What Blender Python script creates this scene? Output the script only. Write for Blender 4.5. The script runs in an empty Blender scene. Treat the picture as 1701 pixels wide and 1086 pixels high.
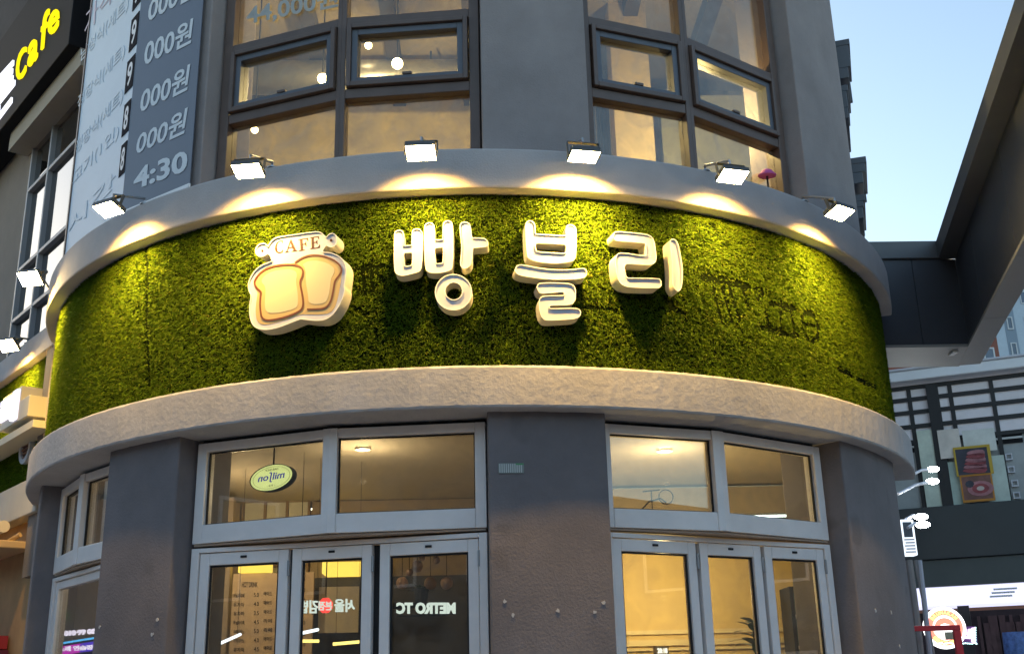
import bpy, bmesh, math, random
import numpy as np
from mathutils import Vector
from mathutils.geometry import tessellate_polygon
random.seed(7); RNG = np.random.default_rng(11)
S = bpy.context.scene; COL = S.collection
rad = math.radians

# ------------------------------------------------------------------ camera, sky, exposure
F_PX, PITCH, ROLL, YAW, CAMZ, AX_Y = 1860.55, 0.3208, -0.0249, 0.0355, 1.6, 11.0
PW, PH = 1701.0, 1086.0
cp, sp = math.cos(PITCH), math.sin(PITCH)
FW = Vector((math.sin(YAW)*cp, math.cos(YAW)*cp, sp))
R0 = Vector((math.cos(YAW), -math.sin(YAW), 0)); U0 = R0.cross(FW)
RT = math.cos(ROLL)*R0 + math.sin(ROLL)*U0; UP = -math.sin(ROLL)*R0 + math.cos(ROLL)*U0
cd = bpy.data.cameras.new('camera'); co = bpy.data.objects.new('camera', cd); COL.objects.link(co)
from mathutils import Matrix
M3 = Matrix((RT, UP, -FW)).transposed()
co.matrix_world = Matrix.Translation((0, 0, CAMZ)) @ M3.to_4x4()
cd.sensor_fit = 'HORIZONTAL'; cd.sensor_width = 36; cd.lens = 36*F_PX/PW; cd.clip_end = 3000; cd.clip_start = .05
S.camera = co
W = bpy.data.worlds.new('World'); S.world = W; W.use_nodes = True
nt = W.node_tree; nt.nodes.clear()
sky = nt.nodes.new('ShaderNodeTexSky'); sky.sky_type = 'NISHITA'; sky.sun_disc = False
SUN_EL, SUN_AZ = rad(8), rad(-32)
sky.sun_elevation = SUN_EL; sky.sun_rotation = SUN_AZ; sky.air_density = 1.0; sky.dust_density = 1.8; sky.ozone_density = 1.3
bg = nt.nodes.new('ShaderNodeBackground'); bg.inputs[1].default_value = .15
wo = nt.nodes.new('ShaderNodeOutputWorld'); nt.links.new(sky.outputs[0], bg.inputs[0]); nt.links.new(bg.outputs[0], wo.inputs[0])
sl = bpy.data.lights.new('sun', 'SUN'); sl.energy = .06; sl.angle = rad(20); sl.color = (1, .93, .85)
so = bpy.data.objects.new('sun', sl); COL.objects.link(so)
sd = Vector((math.sin(SUN_AZ)*math.cos(SUN_EL), math.cos(SUN_AZ)*math.cos(SUN_EL), math.sin(SUN_EL)))
so.rotation_euler = (-sd).to_track_quat('-Z', 'Y').to_euler(); so.location = sd*50
S.view_settings.view_transform = 'Standard'; S.view_settings.look = 'None'; S.view_settings.exposure = 1.74; S.view_settings.gamma = 1
S.view_settings.use_curve_mapping = False
S.render.engine = 'CYCLES'
S.cycles.max_bounces = 8; S.cycles.transparent_max_bounces = 16; S.cycles.sample_clamp_indirect = 4; S.cycles.use_denoising = True
S.cycles.caustics_reflective = False; S.cycles.caustics_refractive = False

# ------------------------------------------------------------------ geometry of the view: a photo pixel gives a direction
def ray(x, y): return FW + RT*((x-PW/2)/F_PX) - UP*((y-PH/2)/F_PX)
CAM = Vector((0, 0, CAMZ))
def at_z(x, y, z): d = ray(x, y); return CAM + d*((z-CAMZ)/d.z)
def at_y(x, y, Y): d = ray(x, y); return CAM + d*(Y/d.y)
def cyl(phi, r, z): a = rad(phi); return Vector((r*math.sin(a), AX_Y - r*math.cos(a), z))
def on_cyl(x, y, r):
    d = ray(x, y); a = d.x**2+d.y**2; b = -2*d.y*AX_Y; c = AX_Y**2-r*r
    t = (-b-math.sqrt(max(b*b-4*a*c, 0)))/(2*a); P = CAM+d*t
    return math.degrees(math.atan2(P.x, AX_Y-P.y)), P.z
class Pl:                                   # an upright plane: u along it, v = height, d = out of it
    def __init__(s, O, U, V=None):
        s.O = Vector(O); s.U = Vector(U).normalized(); s.V = Vector(V).normalized() if V else Vector((0, 0, 1))
        s.N = s.U.cross(s.V).normalized()
    def pt(s, u, v, d=0): return s.O+s.U*u+s.V*v+s.N*d
    def pix(s, x, y, d=0):
        r = ray(x, y); o = s.O+s.N*d; t = (o-CAM).dot(s.N)/r.dot(s.N); P = CAM+r*t-o
        return P.dot(s.U), P.dot(s.V)
    def off(s, d): return Pl(s.O+s.N*d, s.U, s.V)
def facet(a, b, r):
    A, B = cyl(a, r, 0), cyl(b, r, 0); p = Pl(A, B-A); p.L = (B-A).length; return p
def tangent(phi, r, z=0):
    a = rad(phi); return Pl(cyl(phi, r, z), (math.cos(a), math.sin(a), 0))

# ------------------------------------------------------------------ objects
OFF = {}
def tag(o, label=None, cat=None, group=None, kind=None):
    if label: o['label'] = label
    if cat: o['category'] = cat
    if group: o['group'] = group
    if kind: o['kind'] = kind
    return o
def thing(name, loc, label, cat, group=None):
    o = bpy.data.objects.new(name, None); COL.objects.link(o); o.location = loc; o.empty_display_size = .2
    OFF[o.name] = Vector(loc); return tag(o, label, cat, group)
def link(name, me, mats, parent=None):
    if not isinstance(mats, (list, tuple)): mats = [mats]
    o = bpy.data.objects.new(name, me); COL.objects.link(o)
    for m in mats: me.materials.append(m)
    off = Vector((0, 0, 0))
    if parent is not None:
        o.parent = parent; off = OFF.get(parent.name, off)
        if off.length > 0: me.transform(Matrix.Translation(-off))
    OFF[o.name] = off
    return o
class MB:
    def __init__(s): s.v = []; s.f = []; s.mi = []
    def poly(s, pts, mi=0): n = len(s.v); s.v += [tuple(p) for p in pts]; s.f.append(tuple(range(n, n+len(pts)))); s.mi.append(mi)
    def hexa(s, P, mi=0):
        n = len(s.v); s.v += [tuple(p) for p in P]
        for q in ((0,3,2,1),(4,5,6,7),(0,1,5,4),(1,2,6,5),(2,3,7,6),(3,0,4,7)): s.f.append(tuple(n+i for i in q)); s.mi.append(mi)
    def box(s, pl, u0, u1, v0, v1, d0, d1, mi=0):
        s.hexa([pl.pt(u, v, d) for d in (d0, d1) for u, v in ((u0,v0),(u1,v0),(u1,v1),(u0,v1))], mi); return s
    def abox(s, x0, x1, y0, y1, z0, z1, mi=0):
        s.hexa([(x, y, z) for z in (z0, z1) for x, y in ((x0,y0),(x1,y0),(x1,y1),(x0,y1))], mi); return s
    def frame(s, pl, u0, u1, v0, v1, d0, d1, wl, wr, wb, wt, mi=0):
        s.box(pl, u0, u0+wl, v0, v1, d0, d1, mi); s.box(pl, u1-wr, u1, v0, v1, d0, d1, mi)
        if wb: s.box(pl, u0+wl, u1-wr, v0, v0+wb, d0, d1, mi)
        if wt: s.box(pl, u0+wl, u1-wr, v1-wt, v1, d0, d1, mi)
        return s
    def tube(s, pts, r, n=8, mi=0, caps=True):
        pts = [Vector(p) for p in pts]; rings = []
        rs = r if isinstance(r, (list, tuple)) else [r]*len(pts)
        for i, p in enumerate(pts):
            t = (pts[min(i+1, len(pts)-1)]-pts[max(i-1, 0)]).normalized()
            a = t.cross(Vector((0, 0, 1)) if abs(t.z) < .9 else Vector((1, 0, 0))).normalized(); b = t.cross(a)
            rings.append(len(s.v))
            s.v += [tuple(p+(a*math.cos(k*2*math.pi/n)+b*math.sin(k*2*math.pi/n))*rs[i]) for k in range(n)]
        for i in range(len(rings)-1):
            for k in range(n): s.f.append((rings[i]+k, rings[i]+(k+1)%n, rings[i+1]+(k+1)%n, rings[i+1]+k)); s.mi.append(mi)
        if caps:
            s.f.append(tuple(rings[0]+k for k in range(n))[::-1]); s.mi.append(mi)
            s.f.append(tuple(rings[-1]+k for k in range(n))); s.mi.append(mi)
        return s
    def sweep(s, prof, a0, a1, n, mi=0, closed=True, wob=0):      # (r, z) profile round the corner axis
        m = len(prof); base = len(s.v)
        for i in range(n+1):
            ph = a0+(a1-a0)*i/n
            for r, z in prof: s.v.append(tuple(cyl(ph, r+(random.uniform(-wob, wob) if wob else 0), z+(random.uniform(-wob, wob) if wob else 0))))
        for i in range(n):
            for k in range(m if closed else m-1):
                a = base+i*m+k; b = base+i*m+(k+1) % m; s.f.append((a, a+m, b+m, b)); s.mi.append(mi)
        if closed:
            s.f.append(tuple(base+k for k in range(m))); s.mi.append(mi)
            s.f.append(tuple(base+n*m+k for k in range(m))[::-1]); s.mi.append(mi)
        return s
    def build(s, name, mats, parent=None, bevel=0, smooth=False):
        me = bpy.data.meshes.new(name); me.from_pydata(s.v, [], s.f); me.update()
        bm = bmesh.new(); bm.from_mesh(me); bmesh.ops.recalc_face_normals(bm, faces=bm.faces); bm.to_mesh(me); bm.free()
        me.polygons.foreach_set('material_index', s.mi)
        if smooth: me.polygons.foreach_set('use_smooth', [True]*len(me.polygons))
        o = link(name, me, mats, parent)
        if bevel:
            b = o.modifiers.new('edge', 'BEVEL'); b.width = bevel; b.segments = 2; b.limit_method = 'ANGLE'; b.angle_limit = rad(40)
        return o
def plate(mb, loops, fn, d0, d1, mi=0, side_mi=None, back=True):   # a flat outline with holes, given thickness; fn(u,v,d)->point
    if side_mi is None: side_mi = mi
    vs = [p for l in loops for p in l]
    tris = tessellate_polygon([[Vector((p[0], p[1], 0)) for p in l] for l in loops])
    n = len(mb.v)
    mb.v += [tuple(fn(u, v, d1)) for u, v in vs]; mb.v += [tuple(fn(u, v, d0)) for u, v in vs]; k = len(vs)
    for t in tris:
        mb.f.append(tuple(n+i for i in t)); mb.mi.append(mi)
        if back: mb.f.append(tuple(n+k+i for i in reversed(t))); mb.mi.append(side_mi)
    b = n
    for l in loops:
        m = len(l)
        for i in range(m):
            j = (i+1) % m; mb.f.append((b+i, b+j, b+j+k, b+i+k)); mb.mi.append(side_mi)
        b += m
    return mb
def chaikin(p, it=2, closed=True):
    for _ in range(it):
        q = []; n = len(p)
        if not closed: q.append(p[0])
        for i in range(n if closed else n-1):
            a, b = p[i], p[(i+1) % n]
            q += [(a[0]*.75+b[0]*.25, a[1]*.75+b[1]*.25), (a[0]*.25+b[0]*.75, a[1]*.25+b[1]*.75)]
        if not closed: q.append(p[-1])
        p = q
    return p
def area(p): return sum(p[i][0]*p[(i+1) % len(p)][1]-p[(i+1) % len(p)][0]*p[i][1] for i in range(len(p)))/2
def inset(p, d):                             # move a closed outline inwards by d (outwards when negative)
    s = 1 if area(p) > 0 else -1; n = len(p); q = []
    for i in range(n):
        a, b, c = p[i-1], p[i], p[(i+1) % n]
        e1 = (b[0]-a[0], b[1]-a[1]); e2 = (c[0]-b[0], c[1]-b[1])
        l1 = math.hypot(*e1) or 1e-9; l2 = math.hypot(*e2) or 1e-9
        nx, ny = -(e1[1]/l1+e2[1]/l2)*s, (e1[0]/l1+e2[0]/l2)*s; l = math.hypot(nx, ny) or 1e-9
        q.append((b[0]+nx/l*d, b[1]+ny/l*d))
    return q
def stroke(p, w, closed=False):              # a ribbon of width w along a line, as outline loops
    if closed: return [inset(p, -w/2), inset(p, w/2)]
    L, R_ = [], []
    for i, b in enumerate(p):
        a, c = p[max(i-1, 0)], p[min(i+1, len(p)-1)]; e = (c[0]-a[0], c[1]-a[1]); l = math.hypot(*e) or 1e-9
        L.append((b[0]-e[1]/l*w/2, b[1]+e[0]/l*w/2)); R_.append((b[0]+e[1]/l*w/2, b[1]-e[0]/l*w/2))
    return [L+R_[::-1]]
def text_mesh(txt, bold=0.0, shear=0.0, extrude=0.0, spacing=1.0):  # lettering from Blender's own built-in font
    c = bpy.data.curves.new('lettering', 'FONT'); c.body = txt; c.size = 1; c.offset = bold; c.shear = shear; c.extrude = extrude
    c.resolution_u = 3; c.space_character = spacing
    o = bpy.data.objects.new('lettering', c); COL.objects.link(o); bpy.context.view_layer.update()
    me = bpy.data.meshes.new_from_object(o.evaluated_get(bpy.context.evaluated_depsgraph_get()))
    v = np.empty(len(me.vertices)*3); me.vertices.foreach_get('co', v); v = v.reshape(-1, 3)
    f = [tuple(p.vertices) for p in me.polygons]
    bpy.data.objects.remove(o); bpy.data.curves.remove(c); bpy.data.meshes.remove(me)
    return v, f
def text_on(mb, txt, fn, box, bold=0.0, mirror=False, shear=0.0, depth=0.0, mi=0, spacing=1.0):
    """fit the text's own bounds to box=(u0,v0,u1,v1); fn(u,v,d)->point; box may be a 4-corner list bl,br,tr,tl"""
    v, f = text_mesh(txt, bold, shear, .5 if depth else 0, spacing)
    if len(v) == 0: return mb
    lo, hi = v[:, :2].min(0), v[:, :2].max(0); s = (v[:, :2]-lo)/np.maximum(hi-lo, 1e-6)
    if mirror: s[:, 0] = 1-s[:, 0]
    n = len(mb.v)
    for (a, b), z in zip(s, v[:, 2]):
        if len(box) == 4 and not isinstance(box[0], (tuple, list)):
            u, w = box[0]+a*(box[2]-box[0]), box[1]+b*(box[3]-box[1])
        else:
            (x0,y0),(x1,y1),(x2,y2),(x3,y3) = box
            u = (1-a)*(1-b)*x0+a*(1-b)*x1+a*b*x2+(1-a)*b*x3; w = (1-a)*(1-b)*y0+a*(1-b)*y1+a*b*y2+(1-a)*b*y3
        mb.v.append(tuple(fn(u, w, (z+.5)*depth if depth else 0)))
    mb.f += [tuple(n+i for i in q) for q in f]; mb.mi += [mi]*len(f)
    return mb

# ------------------------------------------------------------------ materials
def mat(name, col, rough=.7, metal=0, spec=.5, var=0, vscale=3, bump=0, bscale=40, bdetail=4, spots=None, emit=None, estr=0, coat=0):
    m = bpy.data.materials.new(name); m.use_nodes = True; t = m.node_tree; b = t.nodes['Principled BSDF']
    b.inputs['Base Color'].default_value = (*col, 1); b.inputs['Roughness'].default_value = rough; b.inputs['Metallic'].default_value = metal
    b.inputs['Specular IOR Level'].default_value = spec
    if coat: b.inputs['Coat Weight'].default_value = coat; b.inputs['Coat Roughness'].default_value = .08
    tc = t.nodes.new('ShaderNodeTexCoord')
    if var:
        n = t.nodes.new('ShaderNodeTexNoise'); n.inputs['Scale'].default_value = vscale; n.inputs['Detail'].default_value = 8; n.inputs['Roughness'].default_value = .65
        t.links.new(tc.outputs['Object'], n.inputs['Vector'])
        r = t.nodes.new('ShaderNodeValToRGB'); r.color_ramp.elements[0].position = .3; r.color_ramp.elements[1].position = .72
        r.color_ramp.elements[0].color = (*[c*(1-var) for c in col], 1); r.color_ramp.elements[1].color = (*[min(1, c*(1+var)) for c in col], 1)
        t.links.new(n.outputs['Fac'], r.inputs['Fac']); last = r.outputs['Color']
        if spots:
            n2 = t.nodes.new('ShaderNodeTexNoise'); n2.inputs['Scale'].default_value = spots[0]; n2.inputs['Detail'].default_value = 2
            t.links.new(tc.outputs['Object'], n2.inputs['Vector'])
            r2 = t.nodes.new('ShaderNodeValToRGB'); r2.color_ramp.elements[0].position = spots[1]; r2.color_ramp.elements[1].position = spots[1]+.06
            r2.color_ramp.elements[0].color = (0, 0, 0, 1); r2.color_ramp.elements[1].color = (1, 1, 1, 1); t.links.new(n2.outputs['Fac'], r2.inputs['Fac'])
            mx = t.nodes.new('ShaderNodeMix'); mx.data_type = 'RGBA'; t.links.new(r2.outputs['Color'], mx.inputs['Factor'])
            t.links.new(last, mx.inputs['A']); mx.inputs['B'].default_value = (*spots[2], 1); last = mx.outputs['Result']
        t.links.new(last, b.inputs['Base Color'])
    if bump:
        n = t.nodes.new('ShaderNodeTexNoise'); n.inputs['Scale'].default_value = bscale; n.inputs['Detail'].default_value = bdetail; n.inputs['Roughness'].default_value = .6
        t.links.new(tc.outputs['Object'], n.inputs['Vector'])
        bp = t.nodes.new('ShaderNodeBump'); bp.inputs['Strength'].default_value = bump; bp.inputs['Distance'].default_value = .02
        t.links.new(n.outputs['Fac'], bp.inputs['Height']); t.links.new(bp.outputs['Normal'], b.inputs['Normal'])
    if emit: b.inputs['Emission Color'].default_value = (*emit, 1); b.inputs['Emission Strength'].default_value = estr
    return m
def glass(name, tint=(1, 1, 1), dirt=.0, refl=1.0, rough=0.0, dirt_col=(.5, .47, .42), dscale=6):
    m = bpy.data.materials.new(name); m.use_nodes = True; t = m.node_tree; t.nodes.clear()
    o = t.nodes.new('ShaderNodeOutputMaterial'); tr = t.nodes.new('ShaderNodeBsdfTransparent'); tr.inputs[0].default_value = (*tint, 1)
    gl = t.nodes.new('ShaderNodeBsdfGlossy'); gl.inputs['Roughness'].default_value = rough
    fr = t.nodes.new('ShaderNodeFresnel'); ge = t.nodes.new('ShaderNodeNewGeometry'); mi_ = t.nodes.new('ShaderNodeMapRange'); mi_.inputs['To Min'].default_value = 1.5; mi_.inputs['To Max'].default_value = 1/1.5
    t.links.new(ge.outputs['Backfacing'], mi_.inputs['Value']); t.links.new(mi_.outputs[0], fr.inputs['IOR'])
    ml = t.nodes.new('ShaderNodeMath'); ml.operation = 'MULTIPLY'; ml.inputs[1].default_value = refl; ml.use_clamp = True
    mx = t.nodes.new('ShaderNodeMixShader'); t.links.new(fr.outputs[0], ml.inputs[0]); t.links.new(ml.outputs[0], mx.inputs[0])
    first = tr.outputs[0]
    if dirt:
        df = t.nodes.new('ShaderNodeBsdfDiffuse'); df.inputs[0].default_value = (*dirt_col, 1)
        tc = t.nodes.new('ShaderNodeTexCoord'); n = t.nodes.new('ShaderNodeTexNoise'); n.inputs['Scale'].default_value = dscale; n.inputs['Detail'].default_value = 9
        n.inputs['Distortion'].default_value = 1.2
        t.links.new(tc.outputs['Object'], n.inputs['Vector'])
        mr = t.nodes.new('ShaderNodeMapRange'); mr.inputs['From Min'].default_value = .35; mr.inputs['From Max'].default_value = .75
        mr.inputs['To Min'].default_value = dirt*.25; mr.inputs['To Max'].default_value = dirt*1.6; t.links.new(n.outputs['Fac'], mr.inputs['Value'])
        m2 = t.nodes.new('ShaderNodeMixShader'); t.links.new(mr.outputs[0], m2.inputs[0]); t.links.new(tr.outputs[0], m2.inputs[1]); t.links.new(df.outputs[0], m2.inputs[2]); first = m2.outputs[0]
    t.links.new(first, mx.inputs[1]); t.links.new(gl.outputs[0], mx.inputs[2]); t.links.new(mx.outputs[0], o.inputs['Surface'])
    return m
def lit(name, col, s):
    m = bpy.data.materials.new(name); m.use_nodes = True; t = m.node_tree; t.nodes.clear()
    e = t.nodes.new('ShaderNodeEmission'); e.inputs[0].default_value = (*col, 1); e.inputs[1].default_value = s*(1 if name == 'flood lamp' else .4)
    o = t.nodes.new('ShaderNodeOutputMaterial'); t.links.new(e.outputs[0], o.inputs[0]); return m
M = {}
M['wall'] = mat('grey stucco', (.315, .268, .255), .9, var=.14, vscale=2.2, bump=.25, bscale=90)
M['pillar'] = mat('dark grey stucco', (.198, .176, .178), .92, var=.18, vscale=1.7, bump=.2, bscale=60, spots=(3.1, .62, (.172, .152, .153)))
M['ledge'] = mat('troweled render', (.46, .445, .445), .92, var=.12, vscale=3.2, bump=.24, bscale=24, bdetail=6, spots=(2.3, .66, (.42, .40, .395)))
M['lip'] = mat('smooth render', (.50, .45, .43), .9, var=.10, vscale=2.5, bump=.22, bscale=80)
M['soffit'] = mat('dark soffit', (.10, .085, .07), .9, var=.2, vscale=4, bump=.2)
M['frame'] = mat('white aluminium', (.88, .83, .80), .38, var=.06, vscale=5, bump=.03, bscale=200)
M['gasket'] = mat('black rubber', (.012, .012, .014), .7)
M['bronze'] = mat('bronze window frame', (.12, .078, .062), .45, var=.15, vscale=6)
M['sash'] = mat('slate window sash', (.10, .105, .125), .4, var=.1, vscale=6)
M['glass'] = glass('clear glass', (.88, .90, .87), .06, 1.9)
M['glass_up'] = glass('dusty upper glass', (.84, .83, .78), .14, 1.6)
M['glass_sky'] = glass('reflective glass', (.30, .30, .30), .06, 2.0)
M['whitepaint'] = mat('white sign face', (.56, .57, .63), .35, var=.04, vscale=9)
M['return'] = mat('cream sign return', (.62, .60, .52), .4, var=.1, vscale=7)
M['trim'] = mat('polished rim', (.85, .84, .78), .22)
M['brown'] = mat('brown print', (.15, .045, .012), .4)
M['brown2'] = mat('red brown print', (.055, .009, .004), .4)
M['crust'] = mat('toast crust print', (.50, .37, .16), .4)
M['crumb'] = mat('toast crumb print', (.57, .51, .33), .4)
M['lamp'] = mat('grey lamp housing', (.09, .085, .08), .5)
M['steel'] = mat('galvanised steel', (.38, .38, .39), .4, metal=.8, var=.1)
M['flood'] = lit('flood lamp', (1.0, .72, .30), 60)
M['black'] = mat('black panel', (.012, .012, .014), .75, spec=.15)
M['interior'] = mat('beige interior wall', (.50, .40, .27), .8, var=.05)
M['ceil'] = mat('cream ceiling', (.44, .37, .27), .8, var=.04)
M['floor'] = mat('shop floor', (.25, .2, .15), .5, var=.2)
M['concrete'] = mat('concrete', (.3, .29, .28), .9, var=.15, bump=.3)

# turf: many blades, each with its own tint
def turf_mat(name='artificial turf'):
    m = bpy.data.materials.new(name); m.use_nodes = True; t = m.node_tree; b = t.nodes['Principled BSDF']
    a = t.nodes.new('ShaderNodeAttribute'); a.attribute_name = 'tint'
    t.links.new(a.outputs['Color'], b.inputs['Base Color']); b.inputs['Roughness'].default_value = .8; b.inputs['Specular IOR Level'].default_value = .06
    return m
M['turf'] = turf_mat(); M['turf_back'] = mat('turf backing', (.006, .010, .002), .95, spec=.02, var=.4, vscale=30)
M['turf_dark'] = mat('bare turf mesh', (.012, .013, .007), .95, var=.4, vscale=50)

def blades(name, fn, dirs, u0, u1, v0, v1, count, parent, skip=None, length=(.028, .05)):
    """fn(u,v)->(N,3) base points, dirs(u)->(out, along) vectors; skip = list of (polyline, radius) where blades are cut short"""
    u = RNG.uniform(u0, u1, count); v = RNG.uniform(v0, v1, count)
    keep = np.ones(count, bool); short = np.ones(count)
    if skip:
        for pl, r in skip:
            pl = np.array(pl); best = np.full(count, 9.)
            for a, b in zip(pl[:-1], pl[1:]):
                ab = b-a; q = np.stack([u, v], 1)-a; tt = np.clip((q@ab)/(ab@ab+1e-12), 0, 1); d = np.hypot(*(q-tt[:, None]*ab).T); best = np.minimum(best, d)
            keep &= ~((best < r) & (RNG.random(count) < .93)); near = (best < r*2.2); short[near] *= .75
    u, v, short = u[keep], v[keep], short[keep]; n = len(u)
    P = fn(u, v); out, al = dirs(u); up = np.array([0, 0, 1.])
    # clumps lean together: low-frequency random field
    gx = np.sin(u*61+np.sin(v*47)*2.3)+np.sin(u*23-v*57+1.7); gz = np.sin(v*71+np.sin(u*39)*2.1)+np.sin(u*31+v*29+.4)
    L = RNG.uniform(*length, n)*short*(1+.12*np.sin(u*17+v*13))
    la = RNG.normal(0, .55, n)+.16*gx; lu = RNG.normal(-.25, .5, n)+.16*gz
    D = out+al*la[:, None]+up*lu[:, None]; D /= np.linalg.norm(D, axis=1)[:, None]
    side = np.cross(D, RNG.normal(0, 1, (n, 3))); side /= np.linalg.norm(side, axis=1)[:, None]
    w = RNG.uniform(.0020, .0036, n)[:, None]
    mid = P+D*(L*.55)[:, None]; tip = P+D*(L)[:, None]+al*(RNG.normal(0, .3, n)*L)[:, None]+up*((RNG.normal(-.25, .25, n))*L)[:, None]
    V = np.stack([P-side*w, P+side*w, mid+side*w*.85, mid-side*w*.85, tip], 1).reshape(-1, 3)
    off = OFF.get(parent.name, Vector((0, 0, 0))); V -= np.array(off)
    me = bpy.data.meshes.new(name); k = np.arange(n)[:, None]*5
    loops = np.concatenate([k+np.array([[0, 1, 2, 3]]), k+np.array([[3, 2, 4]])], 1).reshape(-1)
    me.vertices.add(n*5); me.vertices.foreach_set('co', V.astype(np.float32).reshape(-1))
    me.loops.add(n*7); me.loops.foreach_set('vertex_index', loops.astype(np.int32))
    starts = (np.arange(n)[:, None]*7+np.array([[0, 4]])).reshape(-1)
    me.polygons.add(n*2); me.polygons.foreach_set('loop_start', starts.astype(np.int32)); me.update(calc_edges=True)
    pal = np.array([(.080, .140, .006), (.095, .155, .007), (.12, .175, .010), (.062, .115, .006), (.14, .16, .02)])
    c = pal[RNG.choice(5, n, p=[.32, .3, .18, .15, .05])]*(RNG.uniform(.82, 1.12, n)*(1+.10*np.sin(u*5.1+np.sin(v*4.7)*1.5)*np.sin(v*6.3+u*1.9)))[:, None]
    c = np.concatenate([c, np.ones((n, 1))], 1); at = me.attributes.new('tint', 'FLOAT_COLOR', 'POINT')
    at.data.foreach_set('color', np.repeat(c, 5, 0).astype(np.float32).reshape(-1))
    o = bpy.data.objects.new(name, me); COL.objects.link(o); me.materials.append(M['turf']); o.parent = parent; OFF[o.name] = off
    o['kind'] = 'stuff'; return o

# ------------------------------------------------------------------ ground
g = MB(); g.poly([(-1500, -1500, 0), (1500, -1500, 0), (1500, 1500, 0), (-1500, 1500, 0)])
tag(g.build('ground', mat('ground concrete', (.18, .18, .18), .9, var=.2, vscale=.5)), kind='structure')
g = MB(); g.abox(-60, 60, -9, 2.6, -.3, .004); tag(g.build('road', mat('asphalt', (.05, .05, .052), .85, var=.25, vscale=4, bump=.3, bscale=120)), kind='structure')
pvm = mat('pavement stone', (.38, .37, .36), .85, var=.18, vscale=2, bump=.2)
g = MB(); g.abox(-60, 60, 2.6, 60, -.3, .14); tag(g.build('pavement', pvm), kind='structure')
g = MB(); g.abox(-60, 60, -12, -9, -.3, .14); tag(g.build('pavement', pvm), kind='structure')

# ================================================================== the round corner building
BL = thing('corner_building', (0, AX_Y, 0), 'round grey corner building with turf sign band and white framed shopfront', 'building')
RWIN, RPIL, RLIP, RTURF = 3.82, 3.97, 4.08, 3.955
Z_LB, Z_LT, Z_UB, Z_UT = 3.364, 3.646, 4.902, 5.20     # lower ledge bottom/top, upper lip bottom/top
A0, A1 = -79, 72
SETS = [(-64, -53, -42), (-30.3, -14.6, .95), (12.5, 26.0, 42.2)]
PIL = [(-80, -64.2), (-41.7, -30.7), (1.1, 12.35), (42.8, 59.3)]
def rbox(r0, r1, z0, z1): return [(r0, z0), (r1, z0), (r1, z1), (r0, z1)]
# ledges with softened edges
def soft(r0, r1, z0, z1, b): return [(r0, z0), (r1-b, z0), (r1-b*.3, z0+b*.3), (r1, z0+b), (r1, z1-b), (r1-b*.3, z1-b*.3), (r1-b, z1), (r0, z1)]
MB().sweep(soft(3.6, RLIP+.006, Z_LB, Z_LT, .018), A0, A1, 240, wob=.0016).build('lower_ledge', M['ledge'], BL, smooth=False)
MB().sweep(soft(3.55, RLIP, Z_UB, Z_UT, .014), A0, A1, 150).build('upper_ledge', M['lip'], BL)
MB().sweep(rbox(3.6, RTURF, Z_LT-.05, Z_UB+.05), A0, A1, 120).build('band_wall', M['turf_back'], BL)
for a, b in PIL:
    prof = rbox(3.45 if a > -60 else 3.78, RPIL, 0, Z_LB+.05)
    p = MB(); p.sweep(prof, a, b, 14); p.build('pillar', M['pillar'], BL, bevel=.012)
    a2, b2 = a, b
    p = MB(); p.sweep(rbox(3.45, RPIL-.015, Z_UT-.1, 13.5), a2, b2, 14); p.build('upper_pillar', M['wall'], BL, bevel=.01)
# plinth and sills under the shopfront, and floors
MB().sweep(rbox(3.3, RWIN+.05, 0, .32), -64, 42.5, 60).build('plinth', M['concrete'], BL)
g = MB(); g.sweep([(.01, .28), (3.42, .28), (3.42, .32), (.01, .32)], -100, 100, 40); g.build('shop_floor', M['floor'], BL)
g = MB(); g.sweep([(.01, 3.47), (3.62, 3.47), (3.62, 3.7), (.01, 3.7)], -100, 100, 40); g.build('shop_ceiling', M['ceil'], BL)
g = MB(); g.sweep([(.01, 4.95), (3.56, 4.95), (3.56, 5.05), (.01, 5.05)], -100, 100, 40); g.build('upper_floor', M['floor'], BL)
UCEIL = mat('upper ceiling', (.34, .28, .19), .85, var=.12, vscale=2)
g = MB(); g.sweep([(.01, 8.0), (3.56, 8.0), (3.56, 8.2), (.01, 8.2)], -100, 100, 40); g.build('upper_ceiling', UCEIL, BL)
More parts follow.
